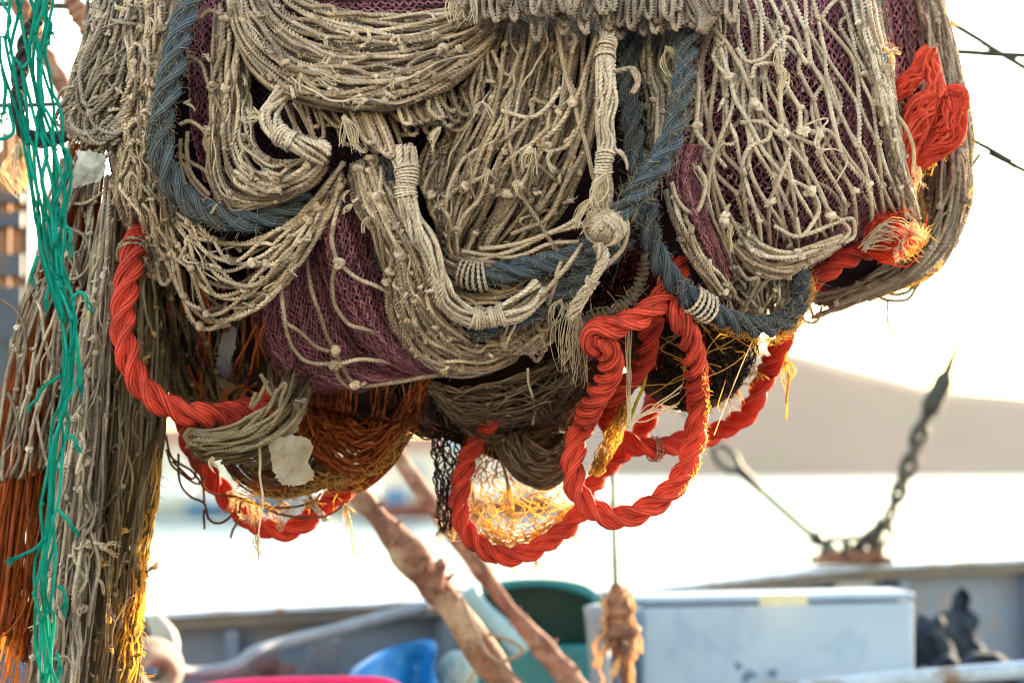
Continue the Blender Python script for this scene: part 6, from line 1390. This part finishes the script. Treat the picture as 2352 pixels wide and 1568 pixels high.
# low quay on the left with moored boats
QUAY = plain('quay_stone', (.25, .23, .21), (.18, .17, .16), .9, .5)
mb = MB(); c = w1(500, 1186, 150); mb.box([c[0] - 30, c[1] + 12, .2], 120, 20, 1.6, -.12); o = mb.build('quay', QUAY, smooth=False); tag(o, 'low stone quay on the far shore at the left', 'quay')
def moored(label, x, y, d, L_, h_, hullm, cabm, rz=0):
    root = empty('moored_boat', tuple(w1(x, y, d))); c = np.array(root.location)
    st = np.linspace(0, 1, 14); bw = L_ * .17 * np.sin(np.clip(st * 1.25, 0, 1) * PI / 2) ** .6 * np.where(st > .8, np.cos((st - .8) / .2 * PI / 2 * .95), 1)
    zt = h_ * (.55 + .35 * st ** 2); G = []
    for s in (0, .5, 1, 1.5, 2):
        k = s - 1
        G.append(np.stack([c[0] + (st - .5) * L_, c[1] + bw * np.sign(k) * min(1, abs(k) * 1.25), c[2] + (zt if abs(k) == 1 else -.2 + 0 * zt + (abs(k) * .4))], 1))
    mb = MB(); mb.grid(np.stack(G, 0), .5); hl = mb.build('hull', hullm, root)
    mb = MB(); mb.grid(np.stack([G[0] - [0, 0, .15], G[4] - [0, 0, .15]], 0), .5); mb.build('deck', cabm, root)
    mb = MB(); mb.box(c + [-L_ * .12, 0, h_ * .85], L_ * .28, L_ * .18, h_ * .8); mb.box(c + [-L_ * .12, 0, h_ * 1.3], L_ * .32, L_ * .21, h_ * .08); mb.build('cabin', cabm, root, smooth=False, bevel=.05)
    mb = MB(); mb.sweep(np.stack([c + [L_ * .1, 0, h_ * .5], c + [L_ * .1, 0, h_ * 3.0]]), .06, 'round6'); mb.build('mast', cabm, root)
    return tag(root, label, 'boat', 'boats moored on the far shore')
WB = plain('white_hull', (.65, .66, .68)); BB = plain('blue_hull', (.06, .16, .32)); RB = plain('red_brown_hull', (.22, .06, .045)); TB = plain('tan_hull', (.4, .3, .2))
moored('far moored boat with a white hull just right of the net column', 430, 1170, 128, 7, 1.6, WB, WB)
moored('far moored boat with a blue hull below the lower red rope', 545, 1182, 126, 6, 1.3, BB, WB)
moored('far moored boat with a tan hull left of the rigging lines', 860, 1176, 130, 6, 1.5, TB, WB)
moored('far moored boat with red brown hull between the two rigging lines', 935, 1186, 124, 5, 1.2, RB, BB)
moored('far moored boat with white hull behind the golden net', 1150, 1178, 128, 6, 1.4, RB, WB)
def house(label, x, d, w_, h_, wm, rm):
    root = empty('shore_house', tuple(w1(x, 1180, d))); c = np.array(root.location); c[2] = 1.0
    mb = MB(); mb.box(c + [0, 0, h_ / 2], w_, w_ * .8, h_); mb.build('wall', wm, root, smooth=False)
    mb = MB(); V = [c + [sx * w_ * .55, sy * w_ * .45, h_] for sx in (-1, 1) for sy in (-1, 1)] + [c + [-w_ * .55, 0, h_ * 1.35], c + [w_ * .55, 0, h_ * 1.35]]
    mb.raw(V, [(0, 2, 5, 4), (1, 4, 5, 3), (0, 4, 1), (2, 3, 5), (0, 1, 3, 2)]); mb.build('roof', rm, root, smooth=False)
    for k in (-.25, .25):
        mb = MB(); mb.box(c + [k * w_, -w_ * .41, h_ * .55], w_ * .16, .1, h_ * .3); mb.build('window', BB, root, smooth=False)
    return tag(root, label, 'house', 'houses on the far shore')
PW = plain('pale_wall', (.55, .50, .44)); RR = plain('tile_roof', (.35, .15, .09)); BW = plain('blue_wall', (.25, .36, .48))
house('pale far shore house with tiled roof near the net column', 420, 160, 8, 4, PW, RR)
house('bluish far shore house seen under the lower red rope', 600, 165, 9, 4, BW, RR)
house('pale far shore house between the two rigging lines', 900, 160, 7, 3.6, PW, RR)
house('pale far shore house seen through the golden net', 1130, 165, 8, 4, PW, BW)
# ================================================================ air, light, camera
SUN_EL, SUN_AZ = math.radians(13), math.radians(40)          # low, straight behind the heap, a little to the right
w = bpy.data.worlds.new('World'); SC.world = w; w.use_nodes = True
N, L = w.node_tree.nodes, w.node_tree.links
bg = N['Background']; sky = N.new('ShaderNodeTexSky'); sky.sky_type = 'NISHITA'; sky.sun_disc = False
sky.sun_elevation = SUN_EL; sky.sun_rotation = SUN_AZ; sky.dust_density = .5; sky.air_density = 1.4; sky.ozone_density = 0.0; sky.altitude = 0
L.new(sky.outputs[0], bg.inputs['Color']); bg.inputs['Strength'].default_value = 0.15
sd = bpy.data.lights.new('sun', 'SUN'); sd.energy = 5.0; sd.angle = math.radians(.6); sd.color = (1.0, .80, .55)
so = bpy.data.objects.new('sun', sd); COL.objects.link(so)
from mathutils import Vector, Matrix
dirv = Vector((math.sin(SUN_AZ) * math.cos(SUN_EL), math.cos(SUN_AZ) * math.cos(SUN_EL), math.sin(SUN_EL)))
so.rotation_euler = dirv.to_track_quat('Z', 'Y').to_euler(); so.location = (0, -2, 6)
if HAZE:
    m, t, N, L = nt('sea_haze'); out = N.new('ShaderNodeOutputMaterial'); v = N.new('ShaderNodeVolumePrincipled')
    v.inputs['Color'].default_value = (.93, .90, .88, 1); v.inputs['Density'].default_value = HAZE; v.inputs['Anisotropy'].default_value = .3
    L.new(v.outputs[0], out.inputs['Volume'])
    mb = MB(); mb.box([0, 1850, 46], 9000, 4700, 108); o = mb.build('haze', m, smooth=False); tag(o, kind='stuff')
cam = bpy.data.cameras.new('camera'); co = bpy.data.objects.new('camera', cam); COL.objects.link(co); SC.camera = co
cam.sensor_width = 36.0; cam.lens = 36.0 / (2352 * K)
co.matrix_world = Matrix(((1, 0, 0, CAM[0]), (0, UP[1], -FWD[1], CAM[1]), (0, UP[2], -FWD[2], CAM[2]), (0, 0, 0, 1)))
cam.clip_start = .05; cam.clip_end = 40000
cam.dof.use_dof = True; cam.dof.focus_distance = 3.42; cam.dof.aperture_fstop = 2.7
SC.view_settings.view_transform = 'Standard'; SC.view_settings.look = 'None'; SC.view_settings.gamma = 1.0
SC.view_settings.exposure = EXPO
SC.render.engine = 'CYCLES'
c = SC.cycles; c.use_denoising = DENO
try: c.denoiser = 'OPENIMAGEDENOISE'
except Exception: pass
c.max_bounces = 8; c.diffuse_bounces = 4; c.transmission_bounces = 6; c.volume_bounces = 0; c.glossy_bounces = 3
c.sample_clamp_indirect = 8.0

c.use_adaptive_sampling = False
c.filter_width = 1.0
